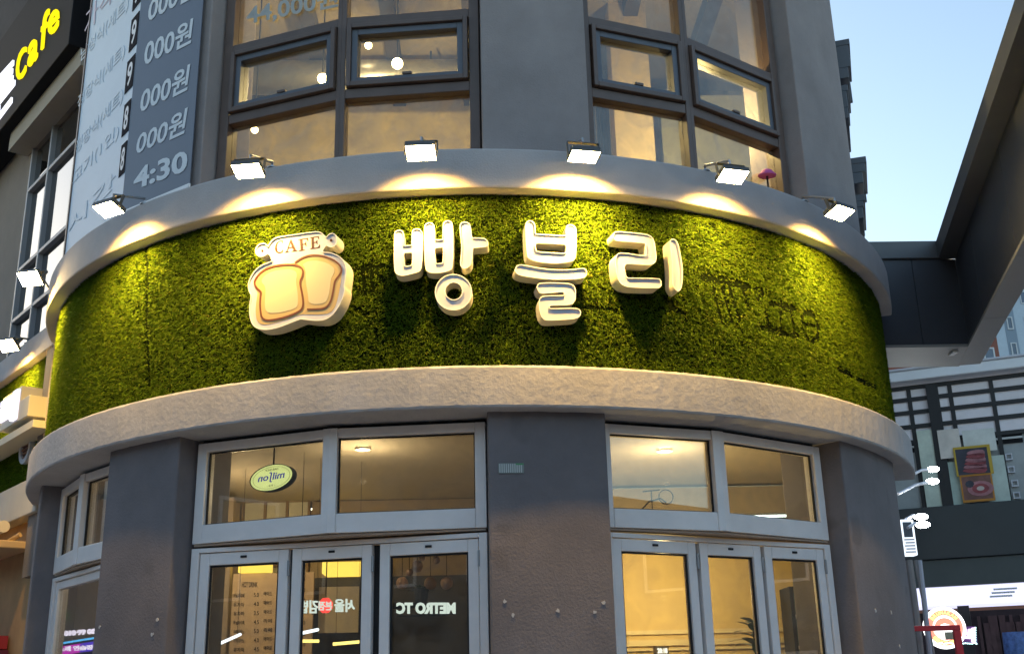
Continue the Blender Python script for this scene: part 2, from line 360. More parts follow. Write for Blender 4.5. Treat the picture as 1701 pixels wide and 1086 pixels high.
# turf blades, flattened where the old sign letters were cut in
def cr(pts, x0, y0, s): return [(x0+x/s, y0+y/s) for x, y in pts]
ghost_px = [(cr([(130,122),(200,130),(270,138),(350,160),(440,185)],1140,430,4.177), .022),
 (cr([(500,198),(535,205),(545,232),(515,265)],1140,430,4.177), .012),
 (cr([(600,300),(680,308),(760,335)],1140,430,4.177), .016), (cr([(500,460),(580,480),(680,505),(790,525)],1140,430,4.177), .014),
 (cr([(815,390),(850,358),(900,388),(925,450),(925,520),(890,570),(850,540),(822,480),(812,400)],1140,430,4.177), .011),
 (cr([(840,360),(880,370)],1140,430,4.177), .018), (cr([(930,455),(925,540)],1140,430,4.177), .015),
 (cr([(835,440),(905,455)],1140,430,4.177), .006),
 (cr([(262,190),(290,300),(330,430)],1140,430,4.177), .007), (cr([(310,180),(340,300),(385,420)],1140,430,4.177), .007), (cr([(400,200),(440,330)],1140,430,4.177), .006),
 (cr([(190,160),(250,420)],1140,430,4.177), .006), (cr([(660,340),(672,490)],1140,430,4.177), .008), (cr([(738,345),(760,510)],1140,430,4.177), .009), (cr([(690,330),(705,360)],1140,430,4.177), .01),
 (cr([(560,330),(590,470)],1140,430,4.177), .006),
 (cr([(1070,755),(1110,770),(1160,800)],1140,430,4.177), .02), (cr([(1200,830),(1250,850),(1330,885)],1140,430,4.177), .018), (cr([(1270,780),(1290,820)],1140,430,4.177), .012),
 (cr([(850,400),(920,380),(980,385)],380,340,3.866), .014), (cr([(858,420),(868,560)],380,340,3.866), .008), (cr([(915,410),(918,560)],380,340,3.866), .008), (cr([(815,665),(890,690)],380,340,3.866), .010), (cr([(940,420),(990,470),(930,520)],380,340,3.866), .008),
 (cr([(720,390),(760,430),(800,450)],820,340,2.5), .012), (cr([(745,400),(735,440)],820,340,2.5), .010), (cr([(390,420),(520,430)],820,340,2.5), .007),
 ([(238,385),(243,470),(240,530),(246,640)], .006)]
ghost = []
for pl, r in ghost_px:
    q = []
    for x, y in pl:
        ph, z = on_cyl(x, y, 3.98); q.append((rad(ph)*3.97, z))
    ghost.append((q, max(.014, r*1.45)))
def tfn(u, v): a = u/3.97; return np.stack([RTURF*np.sin(a), AX_Y-RTURF*np.cos(a), v], 1)
def tdir(u): a = u/3.97; return np.stack([np.sin(a), -np.cos(a), 0*a], 1), np.stack([np.cos(a), np.sin(a), 0*a], 1)
blades('turf_cladding', tfn, tdir, rad(A0)*3.97, rad(A1)*3.97, Z_LT-.005, Z_UB+.0, 250000, BL, ghost, (.020, .034))
# trim strip closing the band's left end
tl = tangent(-79.3, 3.5)
MB().sweep(rbox(3.6, RLIP-.02, Z_LT, Z_UB), -82, A0-.2, 3).build('end_trim', M['lip'], BL)

# ---- ground floor windows and folding doors
def pane(name, pl, u0, u1, v0, v1, d, m, parent):
    return MB().box(pl, u0, u1, v0, v1, d-.004, d+.004).build(name, m, parent)
ZTOP = 3.335
for si, (a, b, c) in enumerate(SETS):
    fa, fb = facet(a, b, RWIN), facet(b, c, RWIN)
    ch = facet(a, c, RWIN)
    zb = [2.62, fa.pix(328, 909)[1], fa.pix(1021, 883)[1]][si]
    zb = {0: 2.645, 1: 2.645, 2: 2.645}[si]
    zt = zb+.125                                            # top of the transom bar
    fr = MB()
    j = .072; m_ = .05
    fr.box(fa, 0, j, zb-.0, ZTOP, -.10, 0); fr.box(fb, fb.L-j, fb.L, zb, ZTOP, -.10, 0)
    # folded mullion: two halves
    fr.box(fa, fa.L-m_, fa.L+.006, zb, ZTOP, -.10, .012); fr.box(fb, -.006, m_, zb, ZTOP, -.10, .0115)
    for f_, u0, u1 in ((fa, j, fa.L-m_), (fb, m_, fb.L-j)):
        fr.box(f_, u0, u1, ZTOP-.062, ZTOP, -.10, -.002); fr.box(f_, u0, u1, zb, zt, -.10, .004)
    tw = fr.build('transom_window', M['frame'], BL, bevel=.004)
    for f_, u0, u1 in ((fa, j, fa.L-m_), (fb, m_, fb.L-j)):
        pane('pane', f_, u0, u1, zt, ZTOP-.062, -.055, M['glass'], tw)
        MB().frame(f_, u0+.001, u1-.001, zt+.001, ZTOP-.063, -.05, -.035, .009, .009, .009, .009).build('gasket', M['gasket'], tw)
    # shadow gap above
    g = MB(); g.box(fa, 0, fa.L, ZTOP+.001, Z_LB-.001, -.16, -.06); g.box(fb, .0, fb.L, ZTOP+.001, Z_LB-.001, -.16, -.06); g.build('head_gap', M['gasket'], BL)
    # soffit of the transom above the straight door line
    g = MB(); n = len(g.v)
    A, B, C = fa.pt(.01, zb-.004, -.01), fa.pt(fa.L, zb-.004, -.02), fb.pt(fb.L-.01, zb-.004, -.01)
    ph = mat('tan soffit', (.42, .33, .26), .7, var=.1) if si == 0 else ph
    A2, C2 = ch.pt(.01, zb-.004, -.16), ch.pt(ch.L-.01, zb-.004, -.16)
    g.poly([A, B, C, C2, A2]); g.poly([p-Vector((0, 0, .012)) for p in (A2, C2, C, B, A)])
    P_ = [A, B, C, C2, A2]
    for i in range(5): q = P_[(i+1) % 5]; g.poly([P_[i], q, q-Vector((0, 0, .012)), P_[i]-Vector((0, 0, .012))])
    g.build('transom_soffit', ph, BL)
    zd = zb-.03
    # jambs and head of the doors on the chord
    fr = MB(); fr.frame(ch, .0, ch.L, .32, zd, -.12, .0, .055, .055, 0, .03); df = fr.build('door_frame', M['frame'], BL, bevel=.004)
    if si == 0:
        fr = MB(); fr.frame(ch, .062, ch.L-.06, .4, zd-.035, -.07, -.02, .05, .05, .06, .06); sw = fr.build('shop_window', M['frame'], BL, bevel=.004)
        pane('pane', ch, .112, ch.L-.11, .46, zd-.095, -.045, M['glass'], sw)
        continue
    px = {1: [(341, 478, 917), (485, 617, 908), (630, 776, 903)], 2: [(1040, 1157, 902), (1163, 1264, 905), (1271, 1376, 911)]}[si]
    us = [(ch.pix(x0, y)[0], ch.pix(x1, y)[0]) for x0, x1, y in px]
    us[0] = (.062, us[0][1]); us[2] = (us[2][0], ch.L-.062)
    for k, (u0, u1) in enumerate(us):
        lf = MB(); w = .068
        lf.frame(ch, u0, u1, .36, zd-.035, -.075, -.012+.004*(k % 2), w, w, .12, w+.012)
        dr = lf.build('door', M['frame'], BL, bevel=.005)
        v1 = zd-.035-w-.012
        pane('pane', ch, u0+w, u1-w, .48, v1, -.045, M['glass'], dr)
        MB().frame(ch, u0+w+.001, u1-w-.001, .481, v1-.001, -.04, -.028, .012, .012, .012, .012).build('gasket', M['gasket'], dr)
        if k: MB().box(ch, us[k-1][1], u0, .36, zd-.035, -.068, -.058).build('door_seal', M['gasket'], BL)
        um = (u0+u1)/2
        MB().box(ch, um-.022, um+.022, zd-.075, zd-.06, -.012, -.002).build('latch', M['gasket'], dr, bevel=.003)
        for zz in (zd-.16, 1.3):
            MB().tube([ch.pt(u1+.006, zz-.05, -.006), ch.pt(u1+.006, zz+.05, -.006)], .009, 8).build('hinge', M['steel'], dr)
# chips where screws were pulled out of the stucco
chip = mat('bare plaster', (.55, .53, .52), .9)
for k, (x, y) in enumerate([(838,998),(852,1021),(926,1014),(988,1016),(1002,1000),(253,1053),(262,1029),(1454,1014),(1480,1017),(1494,1073),(166,1040)]):
    p_, z_ = on_cyl(x, y, RPIL); tp = tangent(p_, RPIL); g = MB()
    lp = [(math.cos(i*math.pi/4)*random.uniform(.007, .017), z_+math.sin(i*math.pi/4)*random.uniform(.007, .017)) for i in range(8)]
    plate(g, [lp], tp.pt, -.004, .004); g.build('plaster_chip', chip, BL)
# barcode sticker on the middle pillar
p0, z0 = on_cyl(828, 786, RPIL); p1, z1 = on_cyl(870, 769, RPIL); tp = tangent((p0+p1)/2, RPIL+.003); hw = rad(p1-p0)*RPIL/2
st = MB(); st.box(tp, -hw, hw, z0, z1, 0, .002).build  # base
stk = st.build('barcode_sticker', mat('pale sticker', (.24, .27, .25), .5)); tag(stk, 'small striped sticker high on the middle grey pillar', 'sticker')
g = MB()
for k in range(11): u = -hw+.006+k*(2*hw-.012)/11; g.box(tp, u, u+.007, z0+.004, z1-.004, .0022, .003)
g.build('stripe', mat('sticker stripes', (.55, .58, .55), .5), stk)
g = MB(); g.box(tp, hw*.35, hw*.98, z1-.012, z1-.002, .0032, .004); g.build('green_mark', mat('green print', (.10, .34, .14), .5), stk)

# ---- upper windows
UW = [SETS[1], SETS[2], SETS[0]]
for si, (a, b, c) in enumerate(UW):
    fs = [facet(a, b, RWIN), facet(b, c, RWIN)]
    f_ = facet(-14.6, .95, RWIN)
    zr = [f_.pix(600, y, 0)[1] for y in (162, 146, 41, 27)]      # sill bar top .. top bar
    for k, fc in enumerate(fs):
        L = fc.L; jl = .075 if k == 0 else .036; jr = .036 if k == 0 else .075; fr = MB(); D0, D1 = -.13, 0
        ztop = zr[3]+1.25
        fr.box(fc, 0, jl, Z_UT-.02, 9.4, D0, D1); fr.box(fc, L-jr, L, Z_UT-.02, 9.4, D0, D1)
        fr.box(fc, jl, L-jr, zr[0], zr[1], D0, D1-.004); fr.box(fc, jl, L-jr, zr[2], zr[3], D0, D1-.004); fr.box(fc, jl, L-jr, ztop, ztop+.3, D0, D1-.004); fr.box(fc, jl, L-jr, 9.1, 9.4, D0, D1-.004)
        wn = fr.build('upper_window', M['bronze'], BL, bevel=.005)
        pane('pane', fc, jl, L-jr, Z_UT-.02, zr[0], -.07, M['glass_up'], wn)
        pane('pane', fc, jl, L-jr, zr[3], ztop, -.07, M['glass_up'], wn)
        pane('pane', fc, jl, L-jr, ztop+.3, 9.1, -.07, M['glass_up'], wn)
        # the awning sash: bronze outer frame proud of the window, slate inner frame
        s0, s1, q0, q1 = jl+.008, L-jr-.008, zr[1]+.006, zr[2]-.006
        MB().frame(fc, s0, s1, q0, q1, -.10, .03, .035, .035, .04, .035).build('sash', M['bronze'], wn, bevel=.005)
        MB().frame(fc, s0+.035, s1-.035, q0+.04, q1-.035, -.11, .004, .045, .045, .04, .05).build('inner_sash', M['sash'], wn, bevel=.004)
        pane('pane', fc, s0+.08, s1-.08, q0+.08, q1-.085, -.05, M['glass_up'], wn)
        um = (s0+s1)/2; MB().box(fc, um-.035, um+.035, q0+.078, q0+.10, -.02, .012).build('sash_handle', M['bronze'], wn, bevel=.004)
MB().sweep(rbox(3.4, 3.93, 9.4, 13.5), -80, 59, 60).build('upper_wall', M['wall'], BL)
# price lettering stuck on an upper window pane
f1 = facet(-30.3, -14.6, RWIN); g = MB()
b_ = [f1.pix(402, 38), f1.pix(552, -2), f1.pix(552, -30), f1.pix(402, 4)]
text_on(g, '44,000원', lambda u, v, d: f1.pt(u, v, -.055+d), [f1.pix(403, 40), f1.pix(556, 8), f1.pix(556, -30), f1.pix(403, 2)], bold=.02, depth=.002)
wl = g.build('window_lettering', mat('frosted lettering', (.42, .42, .40), .6)); tag(wl, 'pale price figures 44,000 stuck across an upper left window pane', 'lettering')

# ---- right wing of the building, seen edge-on, with window hoods
a_ = rad(19.3); RW = Pl(cyl(59.3, RPIL-.02, 0), (math.sin(a_), math.cos(a_), 0)); RW_N = RW.N
MB().box(RW, .14, 14, 0, 13.5, -.27, -.02).build('side_wall', M['wall'], BL)
hoodm = mat('hood metal', (.10, .11, .13), .5, var=.15); hoodg = mat('hood panel', (.45, .55, .62), .3)
def wing_hood(u0, u1, z0, z1, d):
    h = MB(); h.box(RW, u0, u1, z1-.07, z1, -.02, d); h.box(RW, u0, u0+.05, z0+.12, z1-.07, -.02, d-.02); h.box(RW, u1-.05, u1, z0+.12, z1-.07, -.02, d-.02)
    h.box(RW, u0, u1, z0, z0+.12, -.02, d*.7); ho = h.build('window_hood', hoodm, BL, bevel=.006)
    MB().box(RW, u0+.06, u1-.06, z0+.13, z1-.08, d*.3, d*.3+.01).build('hood_pane', hoodg, ho)
for xt, yt, xb, yb, Y in ((1411, 64, 1419, 127, 10.0), (1404, 140, 1415, 195, 9.9), (1437, 259, 1444, 302, 10.0), (1431, 322, 1441, 361, 9.9)):
    Pt, Pb = at_y(xt, yt, Y), at_y(xb, yb, Y); u_ = (Pb-RW.O).dot(RW.U); d_ = (Pb-RW.O).dot(RW.N)
    wing_hood(u_, u_+.8, Pb.z, Pt.z, d_)

# ---- inside: walls, curtain, lamps
MB().abox(-4.4, 4.1, 11.6, 11.75, .3, 3.5).build('back_wall', M['interior'], BL)
UBACK = mat('upper room wall', (.46, .37, .18), .85, var=.35, vscale=2.2)
MB().abox(-3.9, 3.95, 11.0, 11.15, 5.04, 8.05).build('upper_back_wall', UBACK, BL)
MB().abox(.62, .72, 8.3, 11.0, 5.04, 8.05).build('upper_partition', UBACK, BL)
MB().abox(.35, .5, 7.75, 11.6, .3, 3.48).build('shop_partition', M['interior'], BL)
# corrugated curtain on a lit rail, right room
cm = mat('pleated curtain', (.42, .40, .36), .8)
g = MB(); n = 120
def wav(i): return 10.62+.05*math.sin(i*1.25)
for i in range(n): 
    x0, x1 = .55+i*.022, .55+(i+1)*.022
    g.poly([(x0, wav(i), .5), (x1, wav(i+1), .5), (x1, wav(i+1), 3.16), (x0, wav(i), 3.16)])
cu = g.build('pleated_curtain', cm, None, smooth=True); tag(cu, 'pale pleated curtain under a light strip behind the right doors', 'curtain')
md = cu.modifiers.new('cloth', 'SOLIDIFY'); md.thickness = .004
def strip(name, x0, x1, y, z, col, s, label, w=.05):
    o = MB().abox(x0, x1, y, y+w, z, z+.03).build(name, lit(name, col, s)); tag(o, label, 'light strip'); return o
strip('light_strip', .55, 3.2, 10.50, 3.18, (.85, 1, .92), 6, 'thin cool light strip along the top of the pleated curtain')
MB().abox(.51, 3.2, 10.0, 10.1, .3, 2.80).build('warm_wall', mat('warm yellow wall', (.62, .47, .22), .75, var=.06), BL)
MB().abox(.5, 3.3, 10.35, 10.49, 3.19, 3.44).build('pelmet', M['ceil'], BL)

def downlight(x, y, z, col, s, label, r=.045, grp='ceiling downlights'):
    t = thing('downlight', (x, y, z), label, 'ceiling light', grp)
    g = MB(); n = 20
    ring = [(math.cos(k*2*math.pi/n), math.sin(k*2*math.pi/n)) for k in range(n)]
    plate(g, [[(a*(r+.02), b*(r+.02)) for a, b in ring], [(a*r, b*r) for a, b in ring][::-1]], lambda u, v, d: Vector((x+u, y+v, z-d)), 0, .02)
    g.build('bezel', M['frame'], t)
    g = MB(); plate(g, [[(a*r*.98, b*r*.98) for a, b in ring]], lambda u, v, d: Vector((x+u, y+v, z-d)), .002, .012); g.build('diffuser', lit('downlight', col, s), t)
    return t
def room_light(x, y, z, size, col, e, name='room_lamp'):
    l = bpy.data.lights.new(name, 'POINT'); l.shadow_soft_size = size; l.color = col; l.energy = e*.88
    o = bpy.data.objects.new(name, l); COL.objects.link(o); o.location = (x, y, z); return o
p = at_z(603, 744, 3.46); downlight(p.x, p.y, 3.465, (1, .80, .45), 45, 'ceiling downlight behind the transom pane right of the oval sign', .042)
q = at_z(1104, 747, 3.46); downlight(q.x, q.y, 3.465, (1, .86, .5), 60, 'ceiling downlight behind the transom over the right doors', .045)
r_ = at_z(168, 857, 3.0); downlight(-2.55, 9.6, 3.465, (1, .95, .85), 40, 'ceiling downlight behind the far left shop window', .05)
room_light(p.x, p.y, 3.2, .03, (1, .76, .45), 5.5); room_light(q.x, q.y, 3.2, .03, (1, .78, .44), 7); room_light(1.5, 9.2, 2.35, .03, (1, .72, .30), 15); room_light(-2.0, 9.4, 2.9, .03, (1, .74, .42), 8)
for x_, y_, Y_, e_ in ((660, 117, 8.9, 62), (536, 141, 8.8, 26), (1168, 207, 8.4, 34)):
    P = at_y(x_, y_, Y_); room_light(P.x, P.y, P.z, .02, (1, .77, .33), e_)

for k in range(9): MB().abox(-3.2+k*.78, -3.06+k*.78, 7.9, 11.0, 7.84, 7.998).build('ceiling_beam', mat('dark beam', (.06, .045, .035), .7, var=.2), BL)
dct = MB().tube([(-3.0, 9.9, 7.55), (.5, 9.9, 7.55)], .17, 18).build('air_duct', M['steel'], BL, smooth=True)
for x_ in (-2.4, -1.4, -.4): MB().tube([(x_, 9.9, 7.72), (x_, 9.9, 7.84)], .012, 6).build('duct_hanger', M['black'], dct)
for x0_, x1_, z0_, z1_, c_ in ((-2.7, -2.1, 5.05, 7.1, (.07, .05, .04)), (-1.5, -.7, 6.35, 7.0, (.16, .15, .10)), (-.35, .15, 6.5, 7.15, (.10, .07, .05))): MB().abox(x0_, x1_, 10.94, 10.998, z0_, z1_).build('wall_panel', mat('wall panel', c_, .5, var=.4, vscale=5), BL, bevel=.01)
# upper room: bulbs, column, pink cap, dark curtain
def bulb(x, y, d, s, r, label):
    P = CAM+ray(x, y)*(d/ray(x, y).y); t = thing('hanging_bulb', P, label, 'lamp', 'bulbs hanging upstairs')
    bm = bmesh.new(); bmesh.ops.create_uvsphere(bm, u_segments=14, v_segments=10, radius=r)
    me = bpy.data.meshes.new('bulb'); bm.to_mesh(me); bm.free(); me.transform(Matrix.Translation(P)); link('bulb', me, lit('bulb', (1, .78, .38), s), t)
    MB().tube([P+Vector((0, 0, r)), Vector((P.x, P.y, 8.0))], .006, 6).build('cord', M['black'], t)
bulb(660, 106, 8.9, 60, .05, 'bright bulb hanging in the middle of the right awning sash upstairs')
bulb(612, 76, 9.6, 35, .035, 'small bulb hanging at the upper left of the same upstairs sash')
bulb(536, 131, 8.8, 60, .045, 'bulb hanging near the right edge of the left awning sash upstairs')
bulb(423, 216, 8.9, 40, .03, 'bulb hanging behind the lowest upper left window pane')
colm = mat('cream column', (.62, .50, .30), .8, var=.06)
MB().abox(1.34, 1.70, 9.3, 9.6, 5.04, 8.0).build('upstairs_column', colm, BL)
MB().abox(1.85, 3.0, 9.7, 9.8, 5.04, 7.2).build('upstairs_screen', mat('olive panel', (.33, .33, .24), .8, var=.2), BL)
g = MB()
cx = [(0.78+.028*i, 8.25+.02*math.sin(i*1.3)) for i in range(14)]
for (x0, y0), (x1, y1) in zip(cx[:-1], cx[1:]): g.poly([(x0, y0, 5.05), (x1, y1, 5.05), (x1, y1, 6.6), (x0, y0, 6.6)])
dc = g.build('dark_curtain', mat('brown curtain', (.05, .035, .03), .8), None, smooth=True); tag(dc, 'dark brown curtain at the left of the upper right windows', 'curtain'); dc.modifiers.new('cloth', 'SOLIDIFY').thickness = .004
P = at_y(1274, 291, 8.05); MB().tube([(P.x, P.y, 5.05), (P.x, P.y, P.z-.012)], [.012, .008], 8).tube([(P.x, P.y, 5.05), (P.x, P.y, 5.07)], .09, 14)
hst = MB().tube([(P.x, P.y, 5.071), (P.x, P.y, P.z-.012)], .008, 8).tube([(P.x, P.y, 5.05), (P.x, P.y, 5.07)], .09, 14).build('hat_stand', M['black']); tag(hst, 'thin black stand holding the pink cap upstairs', 'stand')
bm = bmesh.new(); bmesh.ops.create_uvsphere(bm, u_segments=16, v_segments=10, radius=.06)
for v in bm.verts: v.co.z = max(v.co.z, -.012)*.8; v.co.x *= 1+.25*(v.co.z < .01); v.co += Vector((math.sin(v.co.x*90)*.003, 0, 0))
me = bpy.data.meshes.new('pink_cap'); bm.to_mesh(me); bm.free(); me.transform(Matrix.Translation(P)); tag(link('pink_cap', me, mat('pink cloth', (.55, .10, .32), .7, var=.2, vscale=30)), 'small pink cap on a stand in the upper right window', 'cap')

# ground floor left room: panelled window screen, menu wall, dark wall, plants
sc = thing('window_screen', (-1.6, 10.9, 0), 'panelled screen with a grid of pale panes behind the left transom', 'screen')
scp = Pl((0, 10.85, 0), (1, 0, 0))
u0, v1 = scp.pix(405, 826); u1, v0 = scp.pix(512, 884); v0 = min(v0, 2.6)
fr = MB(); fr.box(scp, -3.1, u0-.03, .3, 3.46, -.12, 0); fr.box(scp, u1+.03, .3, .3, 3.46, -.12, 0); fr.box(scp, u0-.03, u1+.03, v1+.03, 3.46, -.12, 0)
fr.build('panel', mat('brown panel', (.36, .27, .17), .7, var=.06), sc)
g = MB()
cols = 3; rows = 4; cw = (u1-u0)/cols; rh = (v1-2.2)/rows
for k in range(cols+1): g.box(scp, u0+k*cw-.012, u0+k*cw+.012, 2.2, v1, -.05, .01)
for k in range(rows+1): 
    for c_ in range(cols): g.box(scp, u0+c_*cw+.012, u0+(c_+1)*cw-.012, 2.2+k*rh-.012, 2.2+k*rh+.012, -.05, .008)
g.build('muntin', mat('muntin wood', (.30, .20, .11), .6), sc)
pp = mat('frosted pane', (.75, .72, .60), .5)
for c_ in range(cols):
    for r in range(rows): MB().box(scp, u0+c_*cw+.014, u0+(c_+1)*cw-.014, 2.2+r*rh+.014, 2.2+(r+1)*rh-.014, -.04, -.02).build('pane', pp, sc)
# menu boards behind the first and second left doors
chL = facet(SETS[1][0], SETS[1][2], RWIN)
mp = Pl((0, 10.2, 0), (1, 0, 0))
mt = thing('menu_board', (-1.9, 10.2, 0), 'beige menu wall with small dark lines of lettering behind the left door', 'menu board')
ua, ub = mp.pix(385, 1000)[0], mp.pix(520, 1000)[0]
MB().box(mp, ua, ub, .32, 2.72, -.05, 0).build('board', mat('menu board', (.56, .40, .24), .7, var=.05), mt)
g = MB()
def mtxt(s, x0, y0, x1, y1, b=.02): 
    text_on(g, s, lambda u, v, d: mp.pt(u, v, .003+d), [mp.pix(x0, y1), mp.pix(x1, y1), mp.pix(x1, y0), mp.pix(x0, y0)], bold=b, depth=.002)
mtxt('HOT DRINK', 402, 966, 428, 975)
for k in range(7):
    mtxt(random.choice(['아메리카노', '카페라떼', '바닐라라떼', '카푸치노', '밀크티', '유자차']), 388, 985+k*15, 406, 992+k*15, .01); mtxt(random.choice(['3.5', '4.0', '4.5', '5.0']), 422, 984+k*15, 430, 991+k*15, .01)
    mtxt(random.choice(['라떼', '에이드', '스무디']), 438, 982+k*15, 452, 989+k*15, .01)
mtxt('TEA', 498, 953, 507, 964)
for k in range(6): mtxt(random.choice(['4.0', '4.5', '5.0', '5.5']), 500, 976+k*18, 507, 983+k*18, .01)
g.build('lettering', mat('menu ink', (.05, .035, .02), .7), mt)
so1 = MB().box(mp, ua+.05, ub-.42, 2.725, 2.87, -.30, .05).build('cove_light', lit('warm cove', (1, .66, .10), 1.5)); tag(so1, 'yellow light box along the top of the menu wall', 'light strip')
mq = Pl((0, 10.5, 0), (1, 0, 0)); uq0, uq1 = mq.pix(535, 940)[0], mq.pix(600, 940)[0]
so2 = MB().box(mq, uq0, uq1, 2.74, 2.84, -.6, 0).build('cove_light', lit('warm cove', (1, .66, .10), 1.5)); tag(so2, 'yellow light box behind the second left door', 'light strip')
dm = mat('dark cafe wall', (.035, .028, .024), .5, var=.4, vscale=3)
MB().box(mq, uq0-.15, .3, .32, 2.72, -.25, -.2).build('dark_wall', dm, BL)
pc_ = at_y(628, 800, 10.45)
g = MB(); g.box(Pl((0, 10.35, 0), (1, 0, 0)), mq.pix(535, 955)[0], mq.pix(600, 955)[0], 2.2, 2.60, 0, .02)
pb = g.build('picture_board', mat('cream board', (.5, .42, .28), .7)); tag(pb, 'plain cream board on the dark wall behind the second left door', 'board')
BALL = ['left ball lamp of the upper pair hung', 'middle ball lamp of the lower row hung', 'left ball lamp of the lower row hung', 'right ball lamp of the lower row hung', 'small upper ball lamp nearest the frame top', 'small left ball lamp hung high', 'small right ball lamp hung high']
lr = MB().abox(-.62, .02, 8.6, 9.3, 2.74, 2.77).build('lamp_rail', M['black']); tag(lr, 'black ceiling rail carrying the ball lamps behind the third left door', 'rail')
# hanging ball lamps behind the third left door
for i, (x, y, r) in enumerate([(693, 940, .045), (715, 968, .05), (668, 968, .05), (742, 968, .05), (700, 925, .03), (680, 950, .03), (725, 930, .03)]):
    P = at_y(x, y, 8.7+.25*(i % 3)); bm = bmesh.new(); bmesh.ops.create_uvsphere(bm, u_segments=14, v_segments=9, radius=r)
    me = bpy.data.meshes.new('ball'); bm.to_mesh(me); bm.free(); me.transform(Matrix.Translation(P))
    t = thing('ball_lamp', P, BALL[i]+' behind the third left door', 'lamp', 'ball lamps behind the third left door')
    link('ball', me, mat('smoked ball', (.30, .17, .10), .35), t); MB().tube([P+Vector((0, 0, r)), (P.x, P.y, 2.74)], .003, 6).build('cord', M['black'], t)
# ribbons of light on the counter
cl = mat('counter', (.3, .22, .14), .5)
g = thing('counter', (-1.8, 9.6, .3), 'cafe counter with light strips along it behind the left doors', 'counter')
cpn = Pl((0, 9.6, 0), (1, 0, 0))
MB().box(cpn, -2.6, -.2, .32, 1.30, -.4, 0).build('front', cl, g)
MB().box(cpn, -2.65, -.15, 1.30, 1.36, -.5, .04).build('worktop', M['frame'], g)

def lit_tube(a, b, col, e, label):
    t = thing('lit_tube', a, label, 'lamp'); MB().tube([a, b], .012, 8).build('tube', lit('tube light', col, e), t)
    for p_ in (a.lerp(b, .1), a.lerp(b, .9)): MB().tube([p_+Vector((0, 0, .012)), Vector((p_.x, p_.y, 3.47))], .0016, 5).build('cord', M['black'], t)
lit_tube(at_y(347, 1076, 8.6), at_y(399, 1053, 9.3), (.80, .88, 1), 2.2, 'reflected white tube light, built as a glowing tube slanting across the first left door')  # glowing tube stands in for a tube light reflected in the glass
lit_tube(at_y(491, 1053, 8.6), at_y(528, 1045, 8.9), (.80, .88, 1), 2.2, 'short reflected white tube light, built as a glowing tube across the second left door')  # second reflected tube light, also built as a glowing tube
lit_tube(at_y(491, 1064, 9.0), at_y(530, 1064, 9.05), (1, .75, .2), 2.0, 'short yellow tube lamp low in the second left door')
lit_tube(at_y(553, 1069, 9.0), at_y(600, 1065, 9.05), (1, .75, .2), 2.0, 'longer yellow tube lamp low in the second left door')
# reflection of an oval street sign, built as a lit mirrored panel behind the glass
fo = facet(-30.3, -14.6, RWIN); od = -.22
(cu_, cv_), (rx_, _), (_, ry_) = fo.pix(451, 793, od), fo.pix(487, 791, od), fo.pix(451, 815, od)
rx = rx_-cu_; ry = cv_-ry_
ov = thing('oval_sign_reflection', fo.pt(cu_, cv_, od), 'reflection of an oval pale yellow sign with blue lettering, built as a lit panel in the transom', 'sign')
el = lambda k, a, b: (cu_+a*math.cos(k), cv_+b*math.sin(k)+.06*a*math.cos(k))
ks = [i*2*math.pi/40 for i in range(40)]
g = MB(); plate(g, [[el(k, rx, ry) for k in ks], [el(k, rx*.97, ry*.955) for k in ks][::-1]], fo.pt, od-.05, od+.006); g.build('rim', M['black'], ov)
g = MB(); plate(g, [[el(k, rx*.969, ry*.954) for k in ks]], fo.pt, od-.04, od); g.build('face', mat('yellow sign reflection', (.7, .7, .4), .5, emit=(.78, .84, .30), estr=.34), ov)
g = MB(); plate(g, [[el(k, rx*.86, ry*.82) for k in ks], [el(k, rx*.845, ry*.80) for k in ks][::-1]], fo.pt, od+.001, od+.003); g.build('line', mat('olive line', (.3, .3, .12), .6), ov)
g = MB(); text_on(g, 'milʃon', lambda u, v, d: fo.pt(u, v+.06*(u-cu_), od+.002+d), (cu_-rx*.62, cv_-ry*.34, cu_+rx*.62, cv_+ry*.42), bold=.012, mirror=True, shear=-.15, depth=.003)
g.build('lettering', mat('blue lettering reflection', (.03, .03, .40), .5, emit=(.03, .03, .5), estr=.15), ov)
g = MB(); text_on(g, 'HAIR SHOP', lambda u, v, d: fo.pt(u, v+.06*(u-cu_), od+.002+d), (cu_-rx*.3, cv_+ry*.52, cu_+rx*.3, cv_+ry*.68), mirror=True, depth=.002)
text_on(g, '- 9.9 -', lambda u, v, d: fo.pt(u, v+.06*(u-cu_), od+.002+d), (cu_-rx*.2, cv_-ry*.68, cu_+rx*.2, cv_-ry*.52), mirror=True, depth=.002)
g.build('small_lettering', mat('grey lettering reflection', (.2, .2, .12), .5), ov)
MB().tube([fo.pt(cu_, cv_+ry, od-.02), fo.pt(cu_, 3.47, od-.02)], .006, 6).build('hanger', M['black'], ov)

